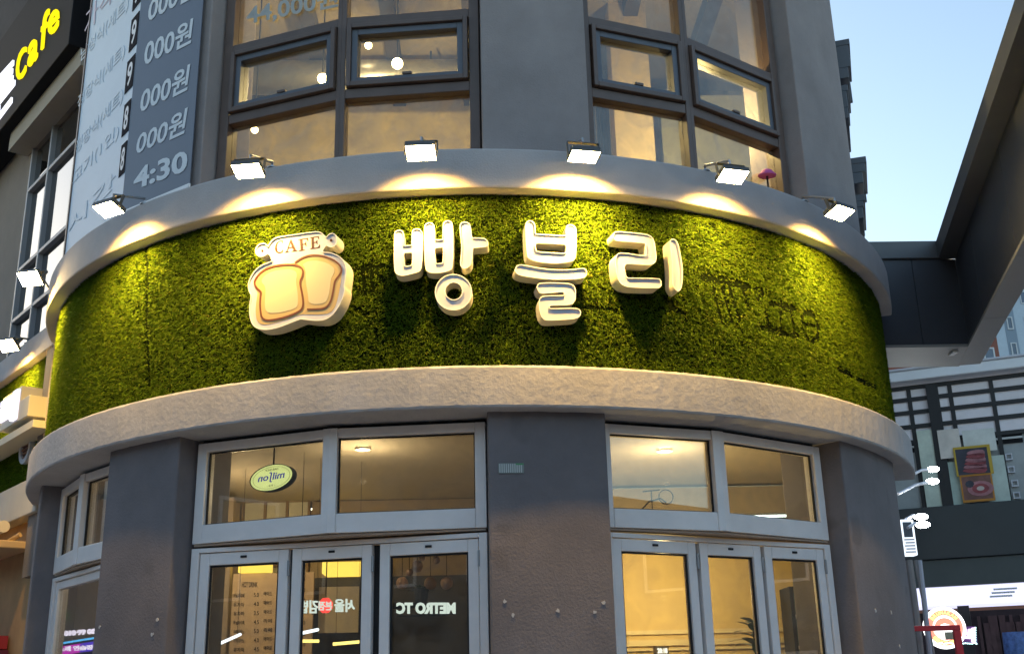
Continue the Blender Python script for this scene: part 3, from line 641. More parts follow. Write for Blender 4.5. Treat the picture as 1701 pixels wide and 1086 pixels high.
# reflections of signs across the street, built as lit lettering inside the folding doors
wl_ = lit('reflected white letters', (.85, .95, .88), .9)
hs = thing('sign_reflection', chL.pt(.7, 2.2, -.3), 'reflection of white Korean lettering and a red octagon, built as lit letters in the second left door', 'sign')
def chtxt(g, s, x0, y0, x1, y1, d_, b=.03, mirror=True): text_on(g, s, lambda u, v, d: chL.pt(u, v, d_+d), [chL.pix(x0, y1, d_), chL.pix(x1, y1, d_), chL.pix(x1, y0, d_), chL.pix(x0, y0, d_)], bold=b, mirror=mirror, depth=.01)
g = MB(); chtxt(g, '김밥', 497, 996, 529, 1018, -.22); chtxt(g, '서울', 556, 994, 590, 1016, -.22); g.build('lettering', wl_, hs)
u_, v_ = chL.pix(541, 1005, -.22); ru = .052
g = MB(); plate(g, [[(u_+ru*math.cos(k), v_+ru*1.0*math.sin(k)) for k in [math.pi/8+i*math.pi/4 for i in range(8)]]], chL.pt, -.225, -.21); g.build('octagon', mat('red sign reflection', (.6, .05, .04), .5, emit=(.75, .05, .04), estr=.7), hs)
g = MB(); chtxt(g, '본점', 530, 998, 552, 1013, -.208, .02); g.build('octagon_lettering', wl_, hs)
MB().tube([chL.pt(u_, v_+ru, -.22), chL.pt(u_, 2.58, -.22)], .004, 6).build('hanger', M['black'], hs)
ms = thing('sign_reflection', chL.pt(1.4, 2.2, -.3), 'reflection of white METRO lettering, built as lit letters in the third left door', 'sign')
g = MB(); chtxt(g, 'METRO TC', 659, 1000, 757, 1019, -.2, .05); g.build('lettering', wl_, ms)
ua_, va_ = chL.pix(659, 1022, -.205); ub_, _ = chL.pix(757, 1022, -.205)
MB().box(chL, ua_, ub_, va_-.012, va_, -.215, -.2).build('rail', M['black'], ms)
# clock display and plant in the right room
chR = facet(SETS[2][0], SETS[2][2], RWIN)
u_, v_ = chR.pix(1100, 1080, -.9)
ck = thing('clock_display', chR.pt(u_, v_, -.9), 'small lit clock reading 20:18 behind the first right door', 'clock')
MB().box(chR, u_-.06, u_+.06, v_-.03, v_+.03, -.93, -.9).build('body', mat('clock body', (.5, .4, .25), .6), ck)
g = MB(); text_on(g, '20:18', lambda u, v, d: chR.pt(u, v, -.898+d), (u_-.045, v_-.018, u_+.045, v_+.018), bold=.02, depth=.002); g.build('digits', lit('clock digits', (1, .95, .8), 2), ck)
MB().tube([chR.pt(u_, v_-.03, -.915), chR.pt(u_, .32, -.915)], .012, 8).build('stand', M['steel'], ck)
def leaf(mb, base, dirv, L, w, up=Vector((0, 0, 1))):
    d = dirv.normalized(); s = d.cross(up).normalized() if abs(d.dot(up)) < .98 else Vector((1, 0, 0)); pts = []
    for t, k in ((0, .05), (.2, .7), (.5, 1), (.8, .6), (1, .02)):
        c = base+d*L*t-up*(t*t*L*.35); pts.append((c-s*w*k, c+up*.0, c+s*w*k))
    for i in range(4):
        for j in (0, 1): mb.poly([pts[i][j], pts[i][j+1], pts[i+1][j+1], pts[i+1][j]])
gl = mat('glossy leaf', (.035, .07, .02), .35, var=.4, vscale=20)
pt_ = chR.pt(0, 0, 0); ul, vl = chR.pix(1255, 1086, -.45); base = chR.pt(ul, vl-.30, -.45)
pl_ = thing('house_plant', (base.x, base.y, .32), 'dark green leafy plant behind the right doors', 'plant')
g = MB(); g.tube([(base.x, base.y, .32), (base.x+.02, base.y, 1.2), base+Vector((0, 0, .52))], [.02, .015, .008], 8); g.build('stem', mat('stem', (.08, .06, .03), .8), pl_)
for k in range(22):
    an = k*2.4; z = .28+.012*k; g = MB(); leaf(g, base+Vector((0, 0, z+.0)), Vector((math.cos(an), math.sin(an)*.6, random.uniform(.2, .9))), random.uniform(.16, .26), .042); g.build('leaf', gl, pl_)
g = MB(); g.tube([(base.x, base.y, .32), (base.x, base.y, .62)], [.11, .15], 16); g.build('pot', M['whitepaint'], pl_)
wz = Pl((0, 10.0, 0), (1, 0, 0)); g = MB()
for y_, h_ in ((1046, .035), (1062, .05), (1076, .02)):
    z = wz.pix(1100, y_)[1]; g.box(wz, .52, 3.19, z-h_, z, .002, .03)
g.build('wainscot', mat('cream moulding', (.66, .55, .34), .6), BL)
def bush(P, r, n, label):
    t = thing('potted_bush', P, label, 'plant')
    for k in range(n):
        an = k*2.4; g = MB(); leaf(g, P+Vector((0, 0, .1)), Vector((math.cos(an), math.sin(an)*.7, .3+.9*(k/n))), r*random.uniform(.7, 1.1), .022); g.build('leaf', gl, t)
    g = MB(); g.tube([P, P+Vector((0, 0, .12))], [.05, .065], 12); g.build('pot', M['black'], t)
shp = Pl((0, 10.3, 0), (1, 0, 0)); zsh = shp.pix(625, 1003)[1]; sa_, sb2 = shp.pix(598, 1003)[0], shp.pix(720, 1003)[0]
sh_ = MB().box(shp, sa_, sb2, zsh-.03, zsh, -.15, .08).build('wall_shelf', M['black']); tag(sh_, 'black wall shelf with two bushes behind the left doors', 'shelf')
for x_, lab in ((623, 'dark bushy plant on the shelf in the second left door'), (700, 'dark bushy plant on the shelf in the third left door')):
    bush(shp.pt(shp.pix(x_, 1003)[0], zsh, .0), .16, 16, lab)
# tall greenish glass cabinet at the right
g = thing('glass_cabinet', (2.5, 9.9, .3), 'greenish glass cabinet with shelves behind the rightmost door', 'cabinet')
kp = Pl((0, 9.6, 0), (1, 0, 0)); k0, k1 = kp.pix(1318, 1000)[0], kp.pix(1352, 1000)[0]
MB().box(kp, k0, k1, .32, 2.42, -.3, -.28).build('back', mat('teal back', (.10, .20, .17), .4), g)
MB().frame(kp, k0-.03, k1+.03, .32, 2.45, -.3, .02, .03, .03, .03, .03).build('frame', M['gasket'], g)
for z in (1.2, 1.6, 1.95, 2.2): MB().box(kp, k0, k1, z, z+.02, -.27, 0).build('shelf', M['frame'], g)
# small blue card at the foot of the right transom
f2 = facet(12.5, 26, RWIN); u_, v_ = f2.pix(1129, 864, -.03); bc = MB().box(f2, u_-.025, u_+.025, v_-.028, v_+.022, -.04, -.035).build('blue_card', mat('blue card', (.25, .30, .75), .5)); tag(bc, 'small blue card in the bottom of the right transom pane', 'card')
bk = MB(); P = f2.pt(f2.pix(1085, 866, -.3)[0], 2.78, -.3)
hoop = [P+Vector((.05*math.cos(k*.4)+.10, 0, .05*math.sin(k*.4)+.13)) for k in range(17)]
bk.tube(hoop, .004, 6); bk.tube([P+Vector((-.1, 0, .02)), P+Vector((-.02, 0, .1)), P+Vector((.06, 0, .12)), P+Vector((.1, 0, .09))], .006, 6); bk.tube([P+Vector((-.06, 0, .17)), P+Vector((.06, 0, .18))], .005, 6); bk.tube([P+Vector((0, 0, .0)), P+Vector((0, 0, .17))], .004, 6)
bo = bk.build('wire_ornament', M['black']); tag(bo, 'black wire ornament on the transom behind the right doors', 'ornament')
# neon board low in the far left window
ch0 = facet(SETS[0][0], SETS[0][2], RWIN)
nb = thing('neon_board', ch0.pt(.4, 2, -.5), 'magenta and blue lit sign board low behind the far left window', 'sign')
nd = -.35; a0_, b0_ = ch0.pix(97, 1086, nd); a1_, b1_ = ch0.pix(160, 1060, nd)
MB().box(ch0, a0_, a1_, b0_-.08, b1_, nd-.05, nd).build('board', mat('dark board', (.03, .02, .05), .5), nb)
am = (a0_+a1_)/2+.1*(a1_-a0_)
MB().box(ch0, a0_+.01, am, b0_-.01, b1_-.02, nd+.001, nd+.01).build('magenta_panel', lit('magenta', (.85, .02, .75), 1.1), nb)
MB().box(ch0, am+.02, a1_-.01, b0_-.01, b1_-.02, nd+.001, nd+.01).build('blue_panel', lit('violet', (.12, .05, .9), 1.1), nb)
MB().box(ch0, a0_, a1_, b1_+.002, b1_+.014, nd-.01, nd+.01).build('blue_tube', lit('blue tube', (.1, .5, 1), 2), nb)
g = MB(); text_on(g, '010·99 00', lambda u, v, d: ch0.pt(u, v, nd+d), [ch0.pix(108, 1056, nd), ch0.pix(160, 1052, nd), ch0.pix(160, 1043, nd), ch0.pix(108, 1047, nd)], bold=.03, depth=.01)
text_on(g, '노래 연습장', lambda u, v, d: ch0.pt(u, v, nd+.012+d), [ch0.pix(100, 1082, nd), ch0.pix(158, 1078, nd), ch0.pix(158, 1070, nd), ch0.pix(100, 1073, nd)], bold=.04, depth=.004)
g.build('lettering', lit('pale neon', (.9, .8, 1), 2), nb)
g = MB(); u_, v_ = ch0.pix(102, 1021, nd); plate(g, [chaikin([(u_-.02, v_-.02), (u_+.02, v_-.03), (u_+.03, v_+.03), (u_, v_+.01), (u_-.02, v_+.025)], 1)], ch0.pt, nd-.01, nd); go = g.build('green_sign', lit('green neon', (.1, 1, .1), 1.2)); tag(go, 'tiny green neon mark in the far left window', 'sign')
MB().abox(-3.7, -2.2, 10.2, 10.3, .3, 3.4).build('left_room_wall', mat('tan wall', (.36, .28, .2), .8, var=.1), BL)

# ================================================================== flood lamps on the ledge
def floodlight(phi, r, z, tilt, label, w=.185, h=.13, power=17, aim=40, yaw=0, target=None, arm_from=None):
    P = cyl(phi, r, z) if target is None else Vector(target)
    t = thing('floodlight', P, label, 'floodlight', 'floodlights along the ledge')
    ang = phi+yaw; a = rad(ang); out = Vector((math.sin(a), -math.cos(a), 0)); al = Vector((math.cos(a), math.sin(a), 0))
    tl_ = rad(tilt); nrm = (Vector((0, 0, -1))*math.cos(tl_)+out*math.sin(tl_)).normalized()
    pl = Pl(P, al, nrm.cross(al)*-1)           # plane whose N is the shining direction
    if pl.N.dot(nrm) < 0: pl = Pl(P, al, nrm.cross(al))
    hs_ = MB(); hs_.frame(pl, -w/2-.007, w/2+.007, -h/2-.007, h/2+.007, -.03, .003, .007, .007, .007, .007)
    hs_.box(pl, -w/2-.005, w/2+.005, -h/2-.005, h/2+.005, -.038, -.0301)
    for k in range(7): u = -w/2+.01+k*(w-.02)/6; hs_.box(pl, u-.003, u+.003, -h/2+.01, h/2-.01, -.05, -.0381)
    hs_.build('housing', M['lamp'], t, bevel=.003)
    MB().box(pl, -w/2, w/2, -h/2, h/2, -.006, .006).build('lens', M['flood'], t)
    ld = bpy.data.lights.new('flood_beam', 'AREA'); ld.shape = 'RECTANGLE'; ld.size = w*.9; ld.size_y = h*.9; ld.energy = power*.9; ld.color = (1.0, .57, .11); ld.spread = rad(112)
    lo_ = bpy.data.objects.new('flood_beam', ld); COL.objects.link(lo_); lo_.parent = t
    bd = (Vector((0, 0, -1))*math.cos(rad(aim))-out*math.sin(rad(aim))).normalized()
    lo_.rotation_euler = bd.to_track_quat('-Z', 'Y').to_euler(); lo_.location = pl.pt(0, 0, .02)-P
    br = MB()
    for s in (-1, 1): br.box(pl, s*(w/2+.016)-.003, s*(w/2+.016)+.003, -.012, .012, -.10, 0)
    br.box(pl, -w/2-.019, w/2+.019, -.012, .012, -.106, -.1001); br.build('bracket', M['lamp'], t)
    q = pl.pt(0, 0, -.106); wp = Vector(arm_from) if arm_from else cyl(phi, RLIP-.03, Z_UT+.0)
    MB().tube([q, q+Vector((0, 0, .03)), Vector((wp.x, wp.y, max(wp.z+.05, q.z+.01))), wp], .011, 8).build('arm', M['steel'], t)
    MB().tube([wp+Vector((0, 0, .0)), wp+Vector((0, 0, .008))], .035, 12).build('base', M['steel'], t)
    return t
LAMPS = [(180, 348, 18, 8, 'leftmost warm floodlight on the round ledge, under the price banner'), (412, 284, 16, 12, 'warm floodlight above the left edge of the toast sign, beside the banner'),
         (699, 254, 20, 0, 'warm floodlight directly above the first Korean sign letter'), (970, 260, 6, 0, 'warm floodlight above the second Korean letter, with a white hot patch below'),
         (1217, 293, 15, -10, 'warm floodlight right of the last Korean letter, beside the pink cap'), (1395, 354, 18, -6, 'rightmost warm floodlight, beside the dark gateway beam')]
for x, y, tl__, yw, lab in LAMPS:
    ph, z = on_cyl(x, y, 4.35); floodlight(ph, 4.35, z, tl__, lab, yaw=yw, power={970: 29, 412: 17, 699: 14, 1395: 18}.get(x, 15))
P = at_z(50, 463, 5.06); floodlight(-15, 4.36, 5.06, 40, 'floodlight on an arm at the far left end of the round ledge', target=P, yaw=0, arm_from=cyl(-76, 4.03, Z_UT))

# ================================================================== channel letters
def channel(t, loops_px, crop, pl, depth, rim=.0055, face='whitepaint'):
    x0, y0, s = crop
    loops = [[pl.pix(x0+x/s, y0+y/s) for x, y in lp] for lp in loops_px]
    if area(loops[0]) < 0: loops[0].reverse()
    loops = [loops[0]]+[l if area(l) < 0 else l[::-1] for l in loops[1:]]
    inner = [inset(loops[0], rim)]+[inset(l, -rim) for l in loops[1:]]
    r = MB()
    # return: wall ring from the back to the front, with a bright rim at the front
    for lo, li in zip(loops, inner):
        n = len(lo)
        for i in range(n):
            j = (i+1) % n
            r.poly([pl.pt(*lo[i], -depth), pl.pt(*lo[j], -depth), pl.pt(*lo[j], 0), pl.pt(*lo[i], 0)], 0)
            r.poly([pl.pt(*lo[i], 0), pl.pt(*lo[j], 0), pl.pt(*li[j], 0), pl.pt(*li[i], 0)], 1)
            r.poly([pl.pt(*li[i], 0), pl.pt(*li[j], 0), pl.pt(*li[j], -.012), pl.pt(*li[i], -.012)], 0)
    r.build('return', [M['return'], M['trim']], t)
    f = MB(); plate(f, inner, pl.pt, -.03, -.009); f.build('face', M[face], t)
    return loops
def circ(cx, cy, rx, ry, n=40): return [(cx+rx*math.cos(k*2*math.pi/n), cy+ry*math.sin(k*2*math.pi/n)) for k in range(n)]
K2 = lambda p: chaikin(p, 2)
KH = lambda p: chaikin([q for i in range(4) for q in ((p[i][0]*.9+p[i-1][0]*.1, p[i][1]*.9+p[i-1][1]*.1), (p[i][0]*.9+p[(i+1) % 4][0]*.1, p[i][1]*.9+p[(i+1) % 4][1]*.1))], 1)
RF = 4.105; DEP = .115
c1 = (640, 355, 6.2056); pl1 = tangent(-3.0, RF)
t = thing('sign_letter', cyl(-3, RF, 4.0), 'white channel letter, first Korean syllable right of the toast sign', 'sign letter', 'Korean sign letters on the turf')
channel(t, [K2([(92,205),(98,185),(120,170),(150,165),(178,175),(192,198),(195,322),(198,327),(266,321),(270,316),(272,185),(285,160),(318,150),(355,155),(376,178),(388,205),(386,420),(375,560),(350,600),(290,615),(220,635),(160,640),(118,625),(95,595),(88,500),(88,330)]), KH([(190,405),(278,398),(274,530),(200,540)])], c1, pl1, DEP)
channel(t, [K2([(400,135),(410,108),(440,90),(470,88),(498,105),(510,140),(514,262),(518,267),(586,264),(590,258),(592,110),(605,80),(640,68),(670,72),(692,95),(698,130),(704,380),(695,540),(680,580),(600,605),(520,612),(460,608),(425,590),(410,550),(400,330)]), KH([(508,355),(597,345),(592,505),(525,515)])], c1, pl1, DEP)
channel(t, [K2([(765,130),(770,105),(795,85),(830,80),(865,95),(882,125),(894,240),(900,247),(1000,245),(1040,260),(1062,290),(1060,325),(1040,345),(912,353),(904,360),(895,480),(885,520),(860,550),(820,570),(785,555),(768,515),(780,430),(785,330),(770,210)])], c1, pl1, DEP)
channel(t, [circ(703, 808, 192, 187), circ(706, 796, 86, 87)], c1, pl1, DEP)
c2 = (840, 355, 5.719); pl2 = tangent(7.3, RF)
t = thing('sign_letter', cyl(7.3, RF, 3.95), 'white channel letter, middle Korean syllable of three stacked strokes', 'sign letter', 'Korean sign letters on the turf')
channel(t, [K2([(186,105),(195,78),(215,64),(245,62),(272,82),(284,115),(285,184),(290,190),(568,206),(574,200),(570,125),(590,103),(625,100),(655,115),(672,145),(675,250),(670,400),(655,440),(620,455),(500,472),(400,470),(290,455),(225,430),(200,400),(190,250)]), KH([(285,278),(575,290),(572,375),(290,358)])], c2, pl2, DEP)
channel(t, [K2([(85,545),(95,500),(130,480),(180,485),(300,510),(450,530),(600,530),(720,515),(760,520),(778,555),(765,595),(730,615),(600,625),(420,625),(250,605),(120,585)])], c2, pl2, DEP)
channel(t, [K2([(295,700),(300,668),(340,652),(590,655),(645,675),(668,715),(668,800),(650,845),(610,868),(430,870),(418,878),(418,890),(430,898),(640,892),(690,898),(715,920),(718,950),(700,980),(660,1000),(500,1010),(390,1015),(355,1000),(330,960),(315,880),(315,820),(335,785),(375,775),(540,775),(555,768),(556,752),(545,742),(350,760),(315,745)])], c2, pl2, DEP)
c3 = (1000, 370, 8.353); pl3 = tangent(16.2, RF)
t = thing('sign_letter', cyl(16.2, RF, 4.15), 'white channel letter, last Korean syllable at the right of the turf sign', 'sign letter', 'Korean sign letters on the turf')
channel(t, [K2([(155,175),(160,140),(190,118),(300,122),(600,150),(680,180),(725,240),(745,350),(762,490),(745,550),(690,585),(600,585),(370,570),(330,575),(312,610),(325,690),(340,745),(355,758),(390,762),(780,765),(820,790),(832,850),(815,895),(770,908),(550,905),(360,895),(270,860),(215,780),(190,640),(185,500),(200,440),(240,415),(330,415),(480,440),(590,455),(610,448),(612,430),(602,300),(595,288),(575,280),(210,255),(175,235)])], c3, pl3, DEP)
channel(t, [K2([(940,255),(955,228),(990,220),(1030,240),(1060,290),(1095,450),(1120,600),(1125,750),(1110,890),(1080,945),(1050,955),(1010,920),(975,860),(975,720),(965,520),(945,350)])], c3, pl3, DEP)

# toast shop sign
cL = (400, 370, 5.715); plL = tangent(-16.4, RF+.01)
t = thing('toast_sign', cyl(-16.4, RF, 4.0), 'white shaped CAFE sign with two slices of toast on the turf', 'sign')
def LP(p): return [plL.pix(cL[0]+x/cL[2], cL[1]+y/cL[2]) for x, y in p]
channel(t, [K2([(135,270),(140,235),(170,200),(215,190),(245,200),(256,222),(262,216),(275,185),(310,150),(355,130),(540,105),(640,90),(720,80),(765,90),(790,115),(802,134),(812,132),(835,105),(870,95),(900,110),(915,150),(912,190),(890,225),(850,235),(812,216),(804,220),(775,268),(780,276),(850,280),(920,305),(970,345),(1000,400),(1005,460),(990,560),(982,600),(990,640),(960,740),(910,830),(860,890),(780,930),(680,930),(575,914),(555,918),(440,965),(330,1005),(220,1020),(150,1005),(105,965),(80,890),(78,780),(94,700),(92,682),(70,640),(65,580),(85,520),(130,450),(190,400),(285,366),(292,356),(275,310),(258,298),(245,302),(205,325),(165,320),(140,295)])], cL, plL, .12)
PF = lambda u, v, d: plL.pt(u, v, -.009+d)
def printed(name, m, loops, d0, d1):
    loops = [l if i else (l if area(l) > 0 else l[::-1]) for i, l in enumerate(loops)]
    g = MB(); plate(g, loops, PF, d0, d1); return g.build(name, m, t)
printed('crust', M['crust'], [LP(K2([(118,575),(130,525),(180,465),(250,418),(350,393),(450,386),(520,380),(570,335),(640,305),(720,298),(800,310),(890,345),(945,395),(962,450),(950,500),(945,560),(920,700),(890,800),(850,850),(780,868),(650,868),(570,862),(450,910),(330,945),(240,965),(180,960),(145,920),(135,850),(140,750),(155,660),(135,620)]))], 0, .0015)
printed('crumb', M['crumb'], [LP(K2([(230,600),(190,560),(200,520),(260,470),(350,445),(450,438),(510,450),(530,480),(520,560),(535,650),(540,770),(520,810),(400,845),(280,858),(235,840),(222,780),(230,680)]))], .0015, .003)
printed('crumb', M['crumb'], [LP(K2([(575,395),(640,358),(720,355),(810,375),(880,420),(890,460),(850,530),(845,600),(830,700),(790,770),(640,770),(635,680),(612,560),(615,470),(600,410)]))], .0015, .003)
sa = K2([(190,655),(150,620),(123,575),(135,530),(180,470),(250,425),(350,400),(450,393),(530,400),(575,425),(590,460),(580,510),(555,560),(575,650),(590,740),(585,800),(560,835),(450,885),(330,915),(240,925),(200,905),(185,860),(178,760),(185,675)])
lo = [LP(l) for l in stroke(sa, 17, True)]; lo[1] = lo[1][::-1] if area(lo[1])*area(lo[0]) > 0 else lo[1]
g = MB(); plate(g, lo, PF, .003, .0045); g.build('outline', M['brown'], t)
sb_ = chaikin([(510,378),(560,340),(630,310),(700,303),(790,315),(880,350),(935,395),(955,440),(945,480),(890,545),(878,620),(860,720),(830,780),(790,810),(720,818),(625,818)], 2, False)
g = MB(); plate(g, [LP(stroke(sb_, 16)[0])], PF, .003, .0045); g.build('outline', M['brown'], t)
for cxy, r in (((200, 260), 11), ((853, 163), 13)): printed('rivet', M['brown2'], [LP(circ(*cxy, r, r, 16))], 0, .004)
# CAFE in serif capitals, unit glyphs
SER = {'C': [(.98,.70),(.93,.72),(.85,.90),(.70,.95),(.55,.95),(.36,.85),(.27,.5),(.36,.15),(.55,.05),(.75,.06),(.90,.20),(.97,.22),(.93,.06),(.75,-.02),(.5,-.02),(.22,.10),(.05,.36),(.05,.64),(.22,.90),(.5,1.02),(.72,1.02),(.84,.97),(.90,1.02),(.95,1.02)],
 'F': [(0,1),(.97,1),(.97,.72),(.90,.72),(.86,.86),(.75,.93),(.42,.93),(.42,.55),(.6,.55),(.68,.62),(.70,.70),(.76,.70),(.76,.32),(.70,.32),(.68,.42),(.6,.48),(.42,.48),(.42,.10),(.46,.06),(.60,.05),(.60,0),(0,0),(0,.05),(.12,.06),(.17,.1),(.17,.90),(.12,.94),(0,.95)],
 'E': [(0,1),(.95,1),(.95,.74),(.88,.74),(.85,.86),(.73,.93),(.42,.93),(.42,.55),(.6,.55),(.68,.62),(.70,.68),(.76,.68),(.76,.34),(.70,.34),(.68,.42),(.6,.48),(.42,.48),(.42,.07),(.74,.07),(.88,.15),(.93,.28),(1,.28),(.97,0),(0,0),(0,.05),(.12,.06),(.17,.1),(.17,.90),(.12,.94),(0,.95)],
 'A': [(.47,1.03),(.55,1.03),(.90,.10),(.94,.06),(1,.05),(1,0),(.58,0),(.58,.05),(.66,.06),(.68,.1),(.60,.32),(.29,.32),(.22,.12),(.24,.06),(.34,.05),(.34,0),(0,0),(0,.05),(.08,.06),(.13,.12)]}
AH = [(.31,.38),(.58,.38),(.45,.76)]
for chx, (bl, br, tr_, tl2) in {'C': ((312,290),(402,276),(396,160),(318,180)), 'A': ((414,279),(532,264),(520,150),(420,165)), 'F': ((546,266),(645,250),(636,138),(540,154)), 'E': ((652,248),(748,234),(742,122),(650,134))}.items():
    def q(p): a, b = p; return ((1-a)*(1-b)*bl[0]+a*(1-b)*br[0]+a*b*tr_[0]+(1-a)*b*tl2[0], (1-a)*(1-b)*bl[1]+a*(1-b)*br[1]+a*b*tr_[1]+(1-a)*b*tl2[1])
    lps = [LP([q(p) for p in SER[chx]])]
    if chx == 'A': lps.append(LP([q(p) for p in AH])[::-1])
    g = MB(); plate(g, lps, PF, 0, .002); g.build('letter', M['brown2'], t)

# ================================================================== price banner over the upper left pillar
bn = thing('price_banner', cyl(-46, 4.0, 5.3), 'long folded price banner, dark blue with sky glare painted on its left fold, hung left of the windows', 'banner')
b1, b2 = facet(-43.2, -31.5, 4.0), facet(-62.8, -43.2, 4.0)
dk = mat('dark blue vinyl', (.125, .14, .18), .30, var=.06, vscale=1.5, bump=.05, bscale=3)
pa = mat('sky glare vinyl', (.62, .72, .82), .5, spec=.25, var=.05, vscale=1.2, bump=.05, bscale=3)  # sky glare on the dark banner, put into the base colour
zb1 = b1.pix(322, 301)[1]; zb2 = zb1-.0
MB().box(b1, 0, b1.L, zb1, 11, -.006, 0).build('dark_panel', dk, bn); MB().box(b2, 0, b2.L-.003, 5.15, 11, -.006, 0).build('glare_panel', pa, bn)
MB().box(b1, .01, b1.L, zb1-.035, zb1-.001, -.012, .004).build('hem', M['frame'], bn, bevel=.003)
MB().box(b2, -.03, -.004, 5.1, 11, -.02, .01).build('edge_pole', M['bronze'], bn)
FIG = mat('pale grey print', (.74, .75, .77), .5)
def bt(g, pl, s, q, bold=.03, d=.003): text_on(g, s, lambda u, v, dd: pl.pt(u, v, d+dd), [pl.pix(*p, d) for p in q], bold=bold, depth=.0015)
# the figures on the dark part, sized once and repeated up the banner
rows = [((237,113),(318,71),(322,8+22),(241,70)), None]
q0 = [(231,192),(310,148),(317,105),(238,143)]
def quadrow(dy, dx): return [(x+dx, y+dy) for x, y in q0]
for pts in ([(244,40),(324,-5),(330,-48),(250,-5)], [(238,113),(317,72),(322,30),(243,65)], [(231,191),(311,150),(317,106),(237,145)], [(224,260),(306,222),(313,178),(231,218)]):
    w_ = MB(); bt(w_, b1, '000원', pts, .02); w_.build('figures', FIG, bn)
w_ = MB(); bt(w_, b1, '4:30', [(221,317),(311,284),(312,248),(224,281)], .03); w_.build('figures', FIG, bn)
PK = mat('black patch', (.03, .03, .038), .9, spec=.03); PFM = mat('patch figures', (.72, .72, .74), .5)
for x0, y0, x1, y1, ch_ in ((214,80,233,22,'9'), (207,150,226,92,'9'), (202,222,221,164,'8'), (197,290,215,232,'8'), (220,10,240,-40,'9')):
    pl = b2; pk = MB(); pf_ = MB()
    a = pl.pix(x0, y0, .006); b_ = pl.pix(x1+1, y1, .006); 
    u0_, u1_ = a[0], min(b_[0], b2.L-.004); v0_, v1_ = pl.pix((x0+x1)/2, y0-4, .006)[1], pl.pix((x0+x1)/2, y1+6, .006)[1]
    pk.box(pl, u0_, u1_, v0_, v1_, .002, .006); m_u = (u1_-u0_)*.2; m_v = (v1_-v0_)*.14
    text_on(pf_, ch_, lambda u, v, d: pl.pt(u, v, .0065+d), (u0_+m_u, v0_+m_v, u1_-m_u, v1_-m_v), bold=.02, depth=.001)
    pko = pk.build('price_patch', PK, bn); pf_.build('patch_figure', PFM, pko)
FNT = mat('faint print', (.72, .79, .86), .6, spec=.2)
rowsL = [((133,108),(212,20),'남성식(세트)'), ((128,186),(206,98),'정장식(세트)'), ((124,262),(203,172),'정장식(세트)'), ((120,312),(196,232),'고기(1인)'), ((112,392),(190,312),'시간')]
for (x0, y0), (x1, y1), s in rowsL: fa_ = MB(); bt(fa_, b2, s, [(x0, y0), (x1, y1), (x1+2, y1-30), (x0+2, y0-26)], .0); fa_.build('faint_print', FNT, bn)
fm = MB(); bt(fm, b2, '가격표', [(140, 62), (212, -30), (214, -60), (143, 20)], .0); fm.build('pink_print', mat('pink print', (.42, .33, .42), .4), bn)

# ================================================================== left neighbour wing
Q = Vector((-4.209, 10.523, 0)); aw = rad(-38); dv = Vector((math.sin(aw), math.cos(aw), 0))
WGp = Pl(Q, -dv)                                     # u grows to the right, towards the corner
WG = thing('side_building', tuple(Q+dv*3), 'neighbouring wing at the left with its own turf band and arched window', 'building')
beige = mat('beige render', (.21, .18, .155), .9, var=.12, vscale=2, bump=.25, bscale=60)
wu = lambda x, y, d=0: WGp.pix(x, y, d)
U1 = .42
MB().box(WGp, -9, U1, 0, Z_LT-.3, -.6, -.12).build('lower_wall', mat('orange tan wall', (.42, .26, .12), .85, var=.25, vscale=1.5), WG)
MB().box(WGp, -9, U1, Z_LT-.34, Z_LT, -.6, .02).build('lower_ledge', mat('cream ledge', (.55, .52, .45), .8, var=.08), WG, bevel=.01)
MB().box(WGp, -9, U1, Z_LT, 4.9, -.6, -.09).build('band_wall', M['turf_back'], WG)
MB().box(WGp, -9, U1, 4.9, 5.15, -.6, .0).build('upper_ledge', M['lip'], WG, bevel=.01)
MB().box(WGp, .12, U1+.2, Z_LT-.9, 4.9, -.5, -.02).build('corner_trim', beige, WG)
zhead = 7.78
uL = -1.55                                            # left end of the window
MB().box(WGp, -9, uL, 5.15, 13, -.6, -.12).build('upper_wall', beige, WG)
MB().box(WGp, uL, U1, zhead, 13, -.6, -.12).build('upper_wall', beige, WG)
blades('turf_cladding', lambda u, v: np.array([WGp.O])+u[:, None]*np.array(WGp.U)+v[:, None]*np.array([[0, 0, 1.]])-.09*np.array(WGp.N),
       lambda u: (np.repeat(np.array([WGp.N]), len(u), 0), np.repeat(np.array([WGp.U]), len(u), 0)), -3.2, .12, Z_LT, 4.9, 46000, WG, None, (.020, .034))
# tall window grid
wf = MB(); um1 = wu(56, 470, -.1)[0]; zs = [5.15, 5.52, 6.10, 7.0, zhead]
frm = mat('pale window frame', (.30, .30, .32), .45)
us_ = [uL, -1.0, um1, U1]
um1 = sum(wu(x, y, -.1)[0] for x, y in ((66,380),(46,560),(80,276)))/3; us_ = [uL, um1, U1]
zz = [5.15, wu(36, 520, -.1)[1], wu(60, 421, -.1)[1], wu(94, 265, -.1)[1], zhead]
for u in us_: wf.box(WGp, u-.022, u+.022, 5.15, zhead, -.22, -.10)
for z in zz[1:-1]:
    for a, b in zip(us_[:-1], us_[1:]): wf.box(WGp, a+.022, b-.022, z-.022, z+.022, -.22, -.103)
wfo = wf.build('side_window', frm, WG, bevel=.004)
for a, b in zip(us_[:-1], us_[1:]):
    for c, d in zip(zz[:-1], zz[1:]): MB().box(WGp, a+.022, b-.022, c+.022, d-.022, -.165, -.155).build('pane', M['glass_sky'], wfo)
MB().box(WGp, uL, U1, 5.15, zhead, -.7, -.62).build('room_back', mat('dim room', (.10, .085, .075), .9, var=.2), WG)
